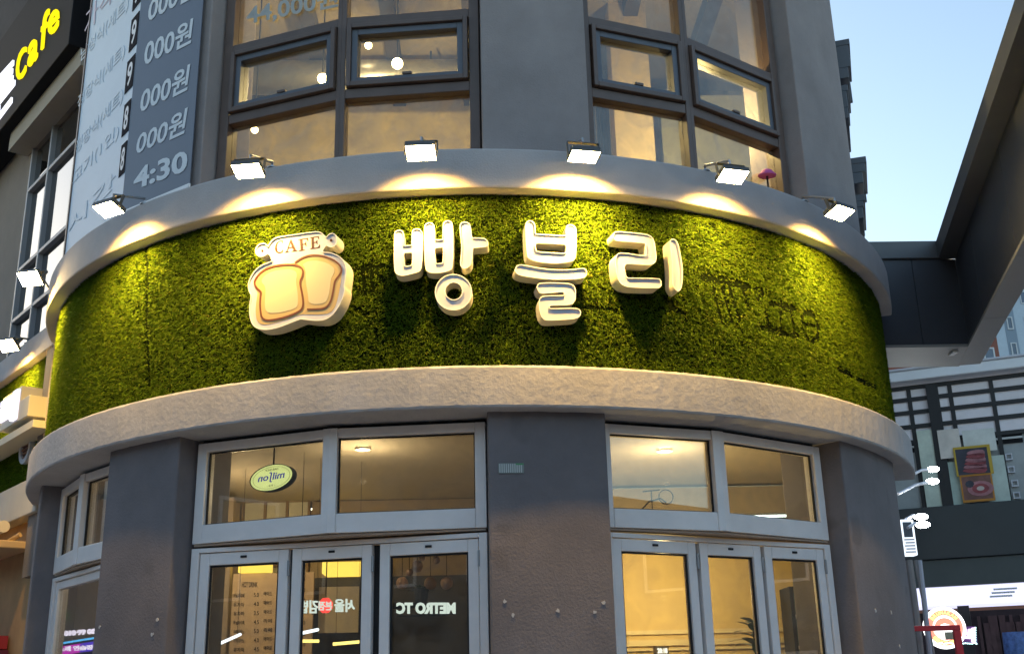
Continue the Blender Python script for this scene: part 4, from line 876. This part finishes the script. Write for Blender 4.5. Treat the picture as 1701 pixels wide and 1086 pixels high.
# arched hood over the window
zt0 = wu(20, 262, .05)[1]; ua_ = wu(20, 262, .05)[0]; half = 2.1
arch = [(ua_, zhead)]+[(ua_+half-half*math.cos(k*math.pi/24), zhead+.13+.72*math.sin(k*math.pi/24)) for k in range(25)]+[(ua_+2*half, zhead)]
g = MB(); plate(g, [[p for p in arch if p[0] < U1+.15]+[(U1+.15, zhead)]], WGp.pt, -.119, .10); g.build('arch_hood', mat('cream hood', (.36, .32, .26), .85, var=.08), WG)
# black fascia sign with lit lettering
fs_ = thing('fascia_sign', WGp.pt(-1, 8.5, .2), 'black fascia sign with lit yellow Cafe lettering at upper left', 'sign')
sd_ = .22; zf0 = min(wu(20, 192, sd_)[1], wu(128, 54, sd_)[1]); 
zfa = wu(60, 141, sd_)[1]
MB().box(WGp, -7, .5, zfa, zfa+1.5, -.11, sd_).build('panel', M['black'], fs_, bevel=.01)
MB().box(WGp, -7, .5, zfa+1.52, zfa+2.6, -.11, sd_-.12).build('upper_panel', mat('dark grey panel', (.05, .05, .055), .8, spec=.15, var=.2), fs_)
def fq(*p): return [wu(x, y, sd_+.02) for x, y in p]
yl = lit('yellow neon letters', (1, .80, .01), 1.0)
def put(txt, pts, m, name, bold=.05):
    g = MB(); text_on(g, txt, lambda u, v, d: WGp.pt(u, v, sd_+.002+d), fq(*pts), bold=bold, depth=.02); return g.build(name, m, fs_)
cc = lambda pts: [(x/3.62, y/3.62) for x, y in pts]
put('C', cc([(92,510),(150,440),(156,268),(98,330)]), yl, 'letter', .01); put('a', cc([(162,415),(218,350),(226,210),(170,270)]), yl, 'letter', .01)
put('f', cc([(236,310),(272,268),(292,50),(252,90)]), yl, 'letter', .01); put('e', cc([(284,232),(345,165),(352,35),(290,95)]), yl, 'letter', .01)
put('톤', cc([(-40,760),(78,600),(92,345),(-30,480)]), lit('white neon letter', (.85, .88, 1), 1.3), 'letter', .02)
# box letters and vent on the wing's turf
bl_ = thing('box_letter_sign', WGp.pt(-.6, 4.2, 0), 'white box letters with violet edge light on the left turf', 'sign')
bw = mat('cream box', (.55, .52, .42), .6); wd = .16
p0 = wu(35, 690, wd); p1 = wu(53, 648, wd)
MB().box(WGp, *sorted((wu(33, 672, wd)[0], wu(50, 650, wd)[0])), wu(42, 692, wd)[1], wu(42, 660, wd)[1], -.08, wd).build('box', bw, bl_, bevel=.006)
MB().box(WGp, wu(-60, 700, wd)[0], wu(55, 668, wd)[0], wu(30, 712, wd)[1]-.05, wu(30, 712, wd)[1]+.02, -.08, wd-.02).build('rail', bw, bl_)
ul0, ul1 = wu(-14, 690, wd+.1)[0], wu(14, 665, wd+.1)[0]; vb, vt = wu(0, 700, wd+.1)[1], wu(0, 655, wd+.1)[1]
MB().box(WGp, ul0-.05, ul1+.02, vb-.02, vt+.03, -.08, wd).build('letter_box', bw, bl_, bevel=.006)
g = MB(); text_on(g, '리', lambda u, v, d: WGp.pt(u, v, wd+.002+d), (ul0, vb, ul1, vt), bold=.07, depth=.03); g.build('letter', lit('violet white', (.85, .80, 1), 1.2), bl_)
vn = thing('round_vent', WGp.pt(*wu(38, 740), 0), 'round white vent with brown grille on the left turf', 'vent')
vu, vv = wu(38, 741, -.02); rv = .17
cv = [(vu+rv*math.cos(k*math.pi/14), vv+rv*math.sin(k*math.pi/14)) for k in range(28)]; ci = [(vu+rv*.72*math.cos(k*math.pi/14), vv+rv*.72*math.sin(k*math.pi/14)) for k in range(28)]
g = MB(); plate(g, [cv, ci[::-1]], WGp.pt, -.09, -.035); g.build('ring', M['whitepaint'], vn)
g = MB(); plate(g, [ci], WGp.pt, -.09, -.06); g.build('backing', mat('vent brown', (.10, .045, .03), .7), vn)
for k in range(6): z = vv-rv*.6+k*rv*.24; hw_ = math.sqrt(max(0, (rv*.7)**2-(z-vv)**2)); MB().box(WGp, vu-hw_, vu+hw_, z-.008, z+.008, -.0595, -.045).build('slat', mat('vent slat', (.25, .14, .10), .6), vn)
# awning folded under the ledge, red awning below
aw_ = thing('folded_awning', WGp.pt(-1, 3.1, .1), 'cream folded awning with tan arms under the left ledge', 'awning')
ad = .18; z1_ = wu(20, 868, ad)[1]
MB().tube([WGp.pt(-5, z1_, ad), WGp.pt(.1, z1_, ad)], .055, 12).build('roll', mat('cream cloth', (.58, .53, .44), .8), aw_)
MB().box(WGp, -5, .1, z1_-.19, z1_-.12, -.1, ad+.05).build('front_bar', mat('tan bar', (.5, .36, .2), .6), aw_, bevel=.01)
MB().tube([WGp.pt(.0, z1_-.05, 0), WGp.pt(-.5, z1_-.3, ad+.1)], .025, 8).build('arm', mat('tan bar', (.5, .36, .2), .6), aw_)
ra = thing('red_awning', WGp.pt(-1, 2.4, .2), 'dark red awning edge at the bottom left corner', 'awning')
ztr = wu(5, 1040, .3)[1]
MB().box(WGp, -5, -.35, ztr-.12, ztr, -.1, .3).build('valance', mat('red cloth', (.28, .02, .035), .8), ra); MB().box(WGp, -5, -.3, ztr-.5, ztr-.13, -.1, .2).build('drop', mat('wine cloth', (.10, .012, .04), .8), ra)
P = at_z(13, 574, 5.03); floodlight(-20, 4, 5.03, 40, 'floodlight on the lower left wing, cut by the picture edge', target=P, yaw=0, arm_from=WGp.pt(wu(40, 576)[0], 5.15, -.03))

# ================================================================== gateway frame of the arcade at right
gm = mat('gateway cladding', (.065, .066, .078), .5, var=.08, vscale=1.2, bump=.04, bscale=5); gt = mat('gateway trim', (.12, .12, .125), .5, var=.06); gs = mat('gateway soffit', (.34, .33, .31), .55, var=.06)
GW = thing('arcade_gateway', (4.6, 10, 0), 'huge dark grey angular gateway frame reaching overhead at right', 'gateway')
YB = 10.0; zt1, zt0, zs0 = 5.74, 5.56, 4.66
dA = rad(14.8); dD = Vector((-math.sin(dA), -math.cos(dA), 0)); Cn = Vector((at_y(1585, 421, YB).x, YB, 0))
E_ = at_z(1623, 608, zs0); wd_ = (E_-Cn).dot(Vector((math.cos(dA), -math.sin(dA), 0))); sof_w = (at_z(1623, 608, zs0)-at_z(1587, 577, zs0)).length
nD = Vector((math.cos(dA), -math.sin(dA), 0))      # to the right of the diagonal beam
cross = [(zs0, zt1)]
dep = max(.45, at_z(1530, 609, zs0).y-YB)
MB().abox(2.6, Cn.x-.002, YB+.012, YB+dep, zs0+.031, zt0-.001).build('cross_beam', M['black'], GW)
for x0_, x1_ in ((2.9, 3.795), (3.8, 4.245), (4.25, Cn.x-.003)): MB().abox(x0_, x1_, YB, YB+.011, zs0+.034, zt0-.003).build('panel', gm, GW, bevel=.002)
hb = MB(); hb.abox(2.6, Cn.x-.16, YB-.03, YB+dep, zt0, zt1); hb.build('cross_trim', gt, GW, bevel=.006)
hb = MB(); hb.abox(2.6, Cn.x+wd_*.97, YB-.012, YB+dep+.02, zs0+.003, zs0+.0299); hb.build('cross_soffit', gs, GW)
def beam(z0, z1, o0, o1, name, m, s0=0.0):
    A = Cn-dD*s0; B = Cn+dD*13
    n_ = 9 if name != 'side_trim' else 1
    for k in range(n_):
        A_, B_ = A.lerp(B, k/n_)+dD*.004, A.lerp(B, (k+1)/n_)
        P_ = [A_+nD*o0, A_+nD*o1, B_+nD*o1, B_+nD*o0]; g = MB(); g.hexa([Vector((p.x, p.y, z0)) for p in P_]+[Vector((p.x, p.y, z1)) for p in P_]); g.build(name, m, GW, bevel=.003)
beam(zs0+.03, zt0, 0.0, wd_, 'side_beam', gm, dep); beam(zt0, zt1, -.16, wd_, 'side_trim', gt, .0); beam(zs0, zs0+.03, -.012, wd_+.02, 'side_soffit', gs, dep)
p = at_z(1584, 584, zs0); ul_ = MB().abox(p.x-.025, p.x+.025, p.y-.05, p.y+.07, zs0-.02, zs0-.001).build('soffit_light', mat('lamp cover', (.85, .85, .8), .4), GW)
room = bpy.data.lights.new('x', 'AREA') if False else None

# ================================================================== market arcade beyond
d0 = ray(1475, 640); G0 = CAM+d0*(19.0/d0.y); ag = rad(24.4); AD = Vector((math.cos(ag), -math.sin(ag), 0)); AP = Pl((G0.x, G0.y, 0), AD)
MK = thing('market_building', tuple(AP.pt(2, 0, -1)), 'market hall at right with glazed clerestory, pale gutter and dark fascia', 'building')
ap = lambda x, y, d=0: AP.pix(x, y, d)
zv = lambda y, x=1590: ap(x, y)[1]
UA, UB = -1.2, 6.5
zg1, zg0 = zv(611), zv(628)
MB().box(AP, UA, UB, zg0, zg1, -.3, .25).build('gutter', mat('pale gutter', (.78, .80, .84), .4, var=.05), MK, bevel=.02)
MB().box(AP, UA, UB, zg1, zg1+.04, -.3, .28).build('gutter_lip', M['whitepaint'], MK, bevel=.01)
rows_y = [635, 655, 677, 701, 727]; zr_ = [zv(y) for y in rows_y]
cols_x = [(1509, 650), (1553, 650), (1578, 650), (1647, 645)]; uc = [ap(x, y)[0] for x, y in cols_x]
uc = [uc[0]-2.0, uc[0]-1.0]+uc+[uc[3]+.72, uc[3]+1.44, uc[3]+2.2]
fm_ = MB()
for z in zr_: fm_.box(AP, UA, UB, z-.035, z+.035, -.03, .03)
for k, u in enumerate(uc): w = .055 if abs(u-ap(1553, 650)[0]) < .01 else .035; fm_.box(AP, u-w, u+w, zv(845), zr_[0], -.029, .026 if w < .05 else .06)
fm_.box(AP, ap(1568, 790)[0]-.09, ap(1568, 790)[0]+.09, 0, zr_[0], .0, .10)
fo_ = fm_.build('clerestory', mat('black bars', (.010, .010, .013), .5), MK)
pm = mat('milky panel', (.85, .80, .84), .5, var=.10, vscale=2)
for a, b in zip(uc[:-1], uc[1:]):
    for c, d in zip(zr_[1:], zr_[:-1]): MB().box(AP, a+.036, b-.036, c+.036, d-.036, -.012, .0).build('panel', pm, fo_)
zl = zv(842); MB().box(AP, UA, UB, zl, zr_[-1]-.036, -.05, -.02).build('back_panel', mat('grey board', (.36, .38, .38), .7, var=.15), MK)
for (x0, y0, x1, y1) in ((1508, 752, 1541, 731), (1654, 738, 1697, 717)):
    a, c = ap(x0, y0); b, d = ap(x1, y1); op = MB().box(AP, a, b, min(c, d), max(c, d), -.018, .005).build('opening', M['black'], MK); MB().box(AP, a, b, (c+d)/2-.015, (c+d)/2+.02, .0055, .02).build('rail', M['steel'], op)
zf1, zf2, zf3, zf4 = zv(842, 1600), zv(929, 1600), zv(974, 1600), zv(1006, 1600)
MB().box(AP, UA+.2, UB, zf2, zf1, -.5, .35).build('fascia', mat('dark teal fascia', (.028, .036, .04), .45, var=.12, vscale=2), MK, bevel=.01)
MB().box(AP, UA+.2, UB, zf3, zf2-.004, -.5, .30).build('lower_fascia', mat('grey green fascia', (.075, .088, .085), .6, var=.12, vscale=2), MK, bevel=.01)
MB().box(AP, UA+.2, UB, zf4, zf3-.004, -.5, .26).build('light_box', mat('white light box', (.7, .7, .75), .5, emit=(.62, .62, .85), estr=.42), MK, bevel=.01)
g = MB()
for k, y in enumerate((978, 984, 990)): u0_, v_ = ap(1650-3*k, y, .262); u1_, _ = ap(1690-4*k, y, .262); g.box(AP, u0_, u1_, v_-.02, v_+.012, .2625, .27)
g.build('reflector', mat('bright louvre', (.8, .8, .82), .3), MK)
MB().box(AP, UA+.2, UB, 0, zf4, -1.5, -1.4).build('shop_wall', mat('dark shopfront', (.03, .024, .028), .7, var=.5, vscale=2), MK)
g = MB()
for k in range(9): u = ap(1625+k*9, 1040, -1.3)[0]; g.box(AP, u, u+.05+.05*(k % 3), zf4-1.6, zf4-.1-.12*(k % 2), -1.39, -1.3)
g.build('shelving', mat('brown shelving', (.07, .045, .045), .7, var=.3), MK)
# hanging posters
def poster(name, x0, y0, x1, y1, d, m, label, cat='poster'):
    a, c = ap(x0, y1, d); b, e = ap(x1, y0, d); o = MB().box(AP, a, b, min(c, e), max(c, e), d-.012, d).build(name, m); tag(o, label, cat); return o, (a, min(c, e), b, max(c, e))
def cloth(c, n): return mat(n, [min(.85, k*1.7) for k in c], .7, var=.16, vscale=4)
poster('pale_banner', 1541, 712, 1556, 850, .08, cloth((.36, .40, .34), 'pale banner cloth'), 'narrow pale green banner left of the dark market post', 'banner')
poster('pale_banner', 1563, 711, 1592, 762, .13, cloth((.42, .38, .34), 'beige banner cloth'), 'short beige banner hung right of the dark market post', 'banner')
o_, bx = poster('pale_banner', 1603, 710, 1651, 752, .13, cloth((.42, .43, .40), 'white banner cloth'), 'wide pale banner above the two food posters', 'banner')
poster('menu_banner', 1577, 765, 1600, 842, .07, cloth((.30, .37, .33), 'green banner cloth'), 'long pale green banner left of the food posters', 'banner')
poster('menu_banner', 1645, 755, 1667, 842, .07, cloth((.33, .38, .34), 'green banner cloth two'), 'long pale green banner right of the food posters', 'banner')
red = mat('meat red', (.30, .06, .07), .6, var=.3, vscale=9); pinkm = mat('meat pink', (.42, .18, .2), .6, var=.3, vscale=9); dkp = mat('poster dark', (.05, .05, .07), .6, var=.4, vscale=6); yel = mat('poster yellow', (.55, .36, .03), .5); ora = mat('poster orange', (.55, .22, .02), .5)
pt1 = thing('food_poster', AP.pt(3, 4, .15), 'yellow framed poster of sliced raw meat, the upper of two', 'poster')
(a, c), (b, e) = ap(1593, 792, .16), ap(1641, 742, .16); c, e = ap(1615, 788, .16)[1], ap(1615, 744, .16)[1]
MB().box(AP, a, b, c, e, .145, .155).build('sheet', dkp, pt1); MB().frame(AP, a-.03, b+.03, c-.01, e+.04, .14, .162, .03, .05, .01, .04).build('border', yel, pt1)
for k in range(6):
    z = c+(e-c)*(.12+.13*k); s0 = a+.06+.02*k; g = MB(); plate(g, [chaikin([(s0, z), (b-.12+.02*(k % 2), z-.05), (b-.05, z+.02), (b-.1, z+.07), (s0+.05, z+.06)], 1)], AP.pt, .156, .165); g.build('meat_slice', (red, pinkm)[k % 2], pt1)
pt2 = thing('food_poster', AP.pt(3, 3.4, .15), 'orange framed poster of a bowl of food, the lower of two', 'poster')
c, e = ap(1622, 829, .16)[1], ap(1620, 790, .16)[1]; a, b = ap(1599, 810, .16)[0], ap(1648, 810, .16)[0]
MB().box(AP, a, b, c, e, .145, .155).build('sheet', mat('poster brown', (.22, .10, .08), .6, var=.3, vscale=6), pt2); MB().frame(AP, a-.025, b+.025, c-.04, e+.03, .14, .162, .025, .025, .04, .03).build('border', ora, pt2)
mu, mv = (a+b)/2+.05, (c+e)/2-.02
for s, m_, nm in ((.17, pinkm, 'bowl'), (.11, red, 'food'), (.05, mat('garnish', (.6, .5, .45), .6), 'garnish')):
    g = MB(); plate(g, [[(mu+s*1.2*math.cos(k*.3927), mv+s*.75*math.sin(k*.3927)) for k in range(16)]], AP.pt, .156, .163+.01*(.17-s)*10); g.build(nm, m_, pt2)
g = MB(); plate(g, [[(a+.12+.07*math.cos(k*.6), e-.13+.06*math.sin(k*.6)) for k in range(10)]], AP.pt, .156, .164); g.build('side_dish', dkp, pt2)
poster('caption_strip', 1600, 835, 1650, 842, .16, mat('pink strip', (.40, .22, .24), .6, var=.3, vscale=12), 'pink caption strip under the bowl poster', 'sign')
# blue grey shutter with white tags
for k, (x, y) in enumerate(((1676, 758), (1680, 779), (1686, 802), (1689, 822))):
    u, v = ap(x, y, .03); o = MB().frame(AP, u-.055, u+.055, v-.055, v+.055, 0, .03, .02, .02, .02, .02).build('window_tag', M['whitepaint']); 
    tag(o, ('topmost', 'second', 'third', 'lowest')[k]+' small white square frame on the grey market wall', 'sign', 'white square frames on the market wall')
# lamps on arms from the right wing
wl2 = lit('cold white lamp', (.92, 1, .98), 60)
def sign_lamp(x, y, xa, ya, Y, label):
    P = at_y(x, y, Y); Wp = at_y(xa, ya, Y-.4); t = thing('arm_lamp', Wp, label, 'lamp', 'white lamps on arms along the side wall')
    MB().tube([Wp, Wp.lerp(P, .5)+Vector((0, 0, .03)), P], .018, 8).build('arm', M['whitepaint'], t)
    bm = bmesh.new(); bmesh.ops.create_uvsphere(bm, u_segments=14, v_segments=8, radius=.065)
    for v in bm.verts: v.co.z *= .55; v.co.x *= 1.25
    me = bpy.data.meshes.new('head'); bm.to_mesh(me); bm.free(); me.transform(Matrix.Translation(P)); link('head', me, wl2, t)
sign_lamp(1550, 779, 1512, 790, 14.5, 'white lamp on an arm, topmost of the four beside the right pillar')
sign_lamp(1549, 799, 1492, 820, 13.5, 'white lamp on a long arm, second of the four beside the right pillar')
sign_lamp(1530, 858, 1505, 862, 13.0, 'white lamp on an arm at the top of the small lit sign box')
sign_lamp(1533, 871, 1508, 876, 12.6, 'white lamp on an arm, lowest of the four beside the right pillar')
sb = thing('blade_sign', at_y(1512, 890, 12.5), 'narrow white lit sign box on the side wall beside the right pillar', 'sign')
bp_ = Pl(at_y(1505, 925, 12.5)*Vector((1, 1, 0)) if False else (at_y(1505, 925, 12.5).x, 12.5, 0), (1, .0, 0))
a, c = bp_.pix(1503, 922); b, e = bp_.pix(1517, 862); MB().box(bp_, a, b, c, e, -.12, 0).build('box', mat('white sign box', (.6, .63, .65), .5, emit=(.8, .9, 1), estr=.45), sb, bevel=.01)
MB().box(bp_, a+.02, b-.03, (c+e)/2, e-.03, .001, .012).build('grey_panel', mat('grey print', (.13, .15, .18), .5), sb)
g = MB()
for k in range(5): z = c+.03+k*(e-c)*.085; g.box(bp_, a+.015+.01*(k % 2), b-.02, z, z+.014, .001, .01)
g.build('print_line', mat('dark print', (.1, .12, .2), .5), sb)
pipe = thing('wall_pipes', at_y(1525, 1000, 12.4), 'grey pipes and cables down the side wall by the right pillar', 'pipes')
for x0, x1, m_, r in ((1520, 1553, 'steel', .02), (1527, 1546, 'whitepaint', .03), (1510, 1531, 'steel', .04)):
    MB().tube([at_y(x0, 930, 12.4), at_y((x0+x1)/2, 1010, 12.4), at_y(x1, 1100, 12.4), Vector((at_y(x1, 1100, 12.4).x, 12.4, 0))], r, 8).build('pipe', M[m_], pipe)
# round red sign, small lit letter, red frame
RSp = Pl((at_y(1568, 1040, 15).x, 15, 0), (1, -.12, 0))
rs = thing('round_sign', RSp.pt(0, 2.4, 0), 'round lit sign with red ring lettering at lower right', 'sign')
ru_, rv_ = RSp.pix(1570, 1042); rr = .265
crc = lambda r, n=44: [(ru_+r*math.cos(k*2*math.pi/n), rv_+r*math.sin(k*2*math.pi/n)) for k in range(n)]
g = MB(); plate(g, [crc(rr)], RSp.pt, -.08, 0); g.build('disc', mat('white disc', (.8, .8, .8), .5, emit=(1, 1, 1), estr=.85), rs)
rm = mat('lit red ring', (.6, .07, .04), .5, emit=(.9, .18, .12), estr=.75); ym = mat('lit yellow', (.7, .5, .1), .5, emit=(1, .75, .2), estr=.7)
g = MB(); plate(g, [crc(rr*.86), crc(rr*.60)[::-1]], RSp.pt, .001, .006); g.build('ring', rm, rs)
g = MB(); plate(g, [crc(rr*.585), crc(rr*.555)[::-1]], RSp.pt, .001, .006); g.build('inner_ring', rm, rs)
arcp = [(ru_+rr*.52*math.cos(k*math.pi/12), rv_-.01+rr*.52*math.sin(k*math.pi/12)) for k in range(13)]
g = MB(); plate(g, [arcp+[(ru_-rr*.3, rv_+.03), (ru_, rv_+.055), (ru_+rr*.3, rv_+.03)]], RSp.pt, .001, .005); g.build('swoosh', rm, rs)
g = MB()
for s, a_0, a_1 in (('BRUNAKAM', 140, 40), ('SINCE 1929', 220, 320)):
    n = len(s)
    for i, chx in enumerate(s):
        an = rad(a_0+(a_1-a_0)*i/(n-1)); top = a_0 < 180; ux, uy = math.cos(an), math.sin(an); tx, ty = (uy, -ux) if top else (-uy, ux); ox, oy = (ux, uy) if top else (-ux, -uy)
        if chx == ' ': continue
        cxx, cyy = ru_+rr*.73*ux, rv_+rr*.73*uy; hw_, hh = rr*.075, rr*.085
        text_on(g, chx, lambda u, v, d: RSp.pt(u, v, .007+d), [(cxx-tx*hw_-ox*hh, cyy-ty*hw_-oy*hh), (cxx+tx*hw_-ox*hh, cyy+ty*hw_-oy*hh), (cxx+tx*hw_+ox*hh, cyy+ty*hw_+oy*hh), (cxx-tx*hw_+ox*hh, cyy-ty*hw_+oy*hh)], bold=.03, depth=.003)
g.build('lettering', ym, rs)
MB().box(RSp, *[RSp.pix(x, 1055)[0] for x in (1569, 1583)], RSp.pix(1575, 1062)[1], RSp.pix(1575, 1049)[1], .008, .02).build('plate', mat('khaki plate', (.30, .28, .2), .6), rs)
MB().tube([RSp.pt(ru_, rv_, -.1), RSp.pt(ru_-1.2, rv_, -.1)], .025, 8).build('arm', M['steel'], rs)
ll = thing('neon_letter', RSp.pt(.5, 2.3, .05), 'small glowing violet white letter sign beside the round sign', 'sign')
g = MB(); text_on(g, '비', lambda u, v, d: RSp.pt(u, v, d), [RSp.pix(x, y) for x, y in ((1598, 1064), (1618, 1066), (1618, 1042), (1600, 1043))], bold=.05, depth=.04); g.build('letter', lit('violet glow', (.9, .70, 1), 2.5), ll)
MB().box(RSp, RSp.pix(1597, 1050)[0], RSp.pix(1622, 1050)[0], RSp.pix(1600, 1069)[1], RSp.pix(1600, 1040)[1], -.06, -.002).build('backing', mat('violet backing', (.08, .03, .12), .6), ll)
g = MB()
for k in range(22): 
    x = 1546+k*3.6; u, v = RSp.pix(x, 1068+random.uniform(-1, 1)); g.box(RSp, u-.008, u+.008, v-.008, v+.008, 0, .016)
for k in range(7): u, v = RSp.pix(1620, 1042+k*4); g.box(RSp, u-.008, u+.008, v-.008, v+.008, 0, .016)
lg = g.build('light_string', lit('fairy lights', (.55, .95, .9), 2.5)); tag(lg, 'string of tiny lights under the round sign', 'light string')
RFp = Pl((at_y(1514, 1045, 12).x, 12, 0), (1, -.05, 0))
rf = thing('sign_stand', RFp.pt(.2, 0, 0), 'red steel sign stand in front of the round sign', 'stand')
rdm = mat('red steel', (.72, .03, .04), .4, var=.08); zt_ = RFp.pix(1550, 1038)[1]; zbb = RFp.pix(1550, 1047)[1]; ur = RFp.pix(1596, 1045)[0]
MB().box(RFp, -.6, ur, zbb, zt_, -.05, 0).build('top_bar', rdm, rf, bevel=.005); MB().box(RFp, ur-.075, ur, .14, zbb-.001, -.05, 0).build('upright', rdm, rf, bevel=.005)
MB().box(RFp, -.6, -.53, .14, zbb-.001, -.05, 0).build('upright', rdm, rf, bevel=.005)
bp2 = at_y(1688, 1065, 19); g = MB(); g.tube([bp2+Vector((0, 0, -1.2)), bp2+Vector((0, 0, .15))], [.25, .2], 12)
bo2 = g.build('blue_parasol', mat('blue cover', (.06, .14, .34), .6, var=.5, vscale=14)); tag(bo2, 'blue wrapped bundle at the lower right edge', 'bundle')

# far towers
def tower(name, x0, x1, ytop, Y, m, label, dep, wins, depth=14, wm=None):
    a, b = at_y(x0, 600, Y).x, at_y(x1, 600, Y).x; zt_ = at_y((x0+x1)/2, ytop, Y).z
    t = thing(name, ((a+b)/2, Y, 0), label, 'building'); MB().abox(a, b, Y, Y+depth, 0, zt_).build('wall', m, t); fp = Pl((a, Y, 0), (1, 0, 0))
    return t, fp, b-a, zt_
wmat = mat('tower glass', (.06, .09, .14), .2); wfr = mat('tower frame', (.5, .53, .56), .6)
t, fp, L, zt_ = tower('brick_tower', 1465, 1662, 520, 70, mat('red brown brick', (.22, .085, .06), .9, var=.1, vscale=.8), 'red brown apartment tower behind the gateway beam', 0, 0)
zz0 = fp.pix(1643, 588)[1]
for i in range(8):
    for k in range(5):
        u = L-.75-i*.95 if i else fp.pix(1643, 588)[0]; z = zz0+(k-2)*2.9
        if z > zt_-1.2: continue
        w = MB().frame(fp, u-.38, u+.38, z-.45, z+.45, -.02, .05, .1, .1, .1, .1).build('window', wfr, t); MB().box(fp, u-.27, u+.27, z-.34, z+.34, -.01, .02).build('glazing', wmat, w)
t, fp, L, zt_ = tower('white_tower', 1653, 1790, 380, 110, mat('pale blue concrete', (.42, .50, .58), .8, var=.05), 'pale apartment tower with a dark window column at far right', 0, 0)
u0_, u1_ = fp.pix(1672, 560)[0], fp.pix(1690, 560)[0]
MB().box(fp, u0_, u1_, 0, zt_-1, -.02, .03).build('recess', mat('grey blue bay', (.20, .26, .33), .7), t)
zz0 = fp.pix(1680, 580)[1]
for k in range(-3, 8):
    z = zz0+k*2.85
    if z > zt_-1.8: continue
    w = MB().frame(fp, u0_+.25, u1_-.25, z-.7, z+.7, .03, .12, .12, .12, .12, .12).build('window', wfr, t); MB().box(fp, u0_+.37, u1_-.37, z-.58, z+.58, .031, .06).build('glazing', wmat, w)
    for j in range(2):
        ua = u1_+1.0+j*2.2; w = MB().frame(fp, ua, ua+1.6, z-.7, z+.7, .0, .08, .1, .1, .1, .1).build('window', wfr, t); MB().box(fp, ua+.1, ua+1.5, z-.6, z+.6, .001, .04).build('glazing', wmat, w)

# houses across the street (what the shop glass mirrors)
for i, (x0, x1, h, c, lab) in enumerate(((-60, -9, 8.0, (.16, .13, .11), 'brown house across the street, opposite the left windows'), (-8.8, 8, 8.6, (.20, .18, .16), 'beige house across the street, opposite the doors'), (8.2, 60, 7.8, (.13, .13, .14), 'grey house across the street, opposite the market'))):
    t = thing('house', ((x0+x1)/2, -13, 0), lab, 'house'); MB().abox(x0, x1, -24, -13, 0, h).build('wall', mat('house wall', c, .9, var=.15), t)
    fp = Pl((x1, -13, 0), (-1, 0, 0)); k = 0
    for z in (1.2, 4.6):
        u = 1.2
        while u < x1-x0-2:
            w = MB().frame(fp, u, u+1.5, z, z+1.5, -.05, .06, .08, .08, .08, .08).build('window', M['frame'], t)
            MB().box(fp, u+.08, u+1.42, z+.08, z+1.42, -.04, .0).build('pane', lit('lit window', (1, .75, .4), .35) if random.random() < .25 else wmat, w); u += 3.1
t = thing('house', (-21, 12, 0), 'dim house added unseen at the left to darken the window reflections', 'house'); MB().abox(-27, -17, -8, 30, 0, 8).build('wall', mat('house wall', (.15, .13, .12), .9, var=.15), t)  # added out of view; blocks the low sky mirrored in the left panes
fp = Pl((-17, -8, 0), (0, 1, 0))
for z in (1.2, 4.6):
    for k in range(11):
        u = 1.2+k*3.3; w = MB().frame(fp, u, u+1.6, z, z+1.5, -.05, .06, .08, .08, .08, .08).build('window', M['frame'], t)
        MB().box(fp, u+.08, u+1.52, z+.08, z+1.42, -.04, .0).build('pane', lit('lit window', (1, .75, .4), .35) if random.random() < .25 else wmat, w)
t = thing('house', (30, 2, 0), 'tall dim house added unseen at the right to cut the sky reflection', 'house'); MB().abox(26, 36, -8, 12, 0, 13).build('wall', mat('house wall', (.14, .13, .12), .9, var=.15), t)  # added out of view to take the bright sky off the right panes
fp = Pl((26, 12, 0), (0, -1, 0))
for z in (1.2, 4.6, 8.0):
    for k in range(5):
        u = 1.2+k*3.6; w = MB().frame(fp, u, u+1.6, z, z+1.5, -.05, .06, .08, .08, .08, .08).build('window', M['frame'], t); MB().box(fp, u+.08, u+1.52, z+.08, z+1.42, -.04, .0).build('pane', wmat, w)
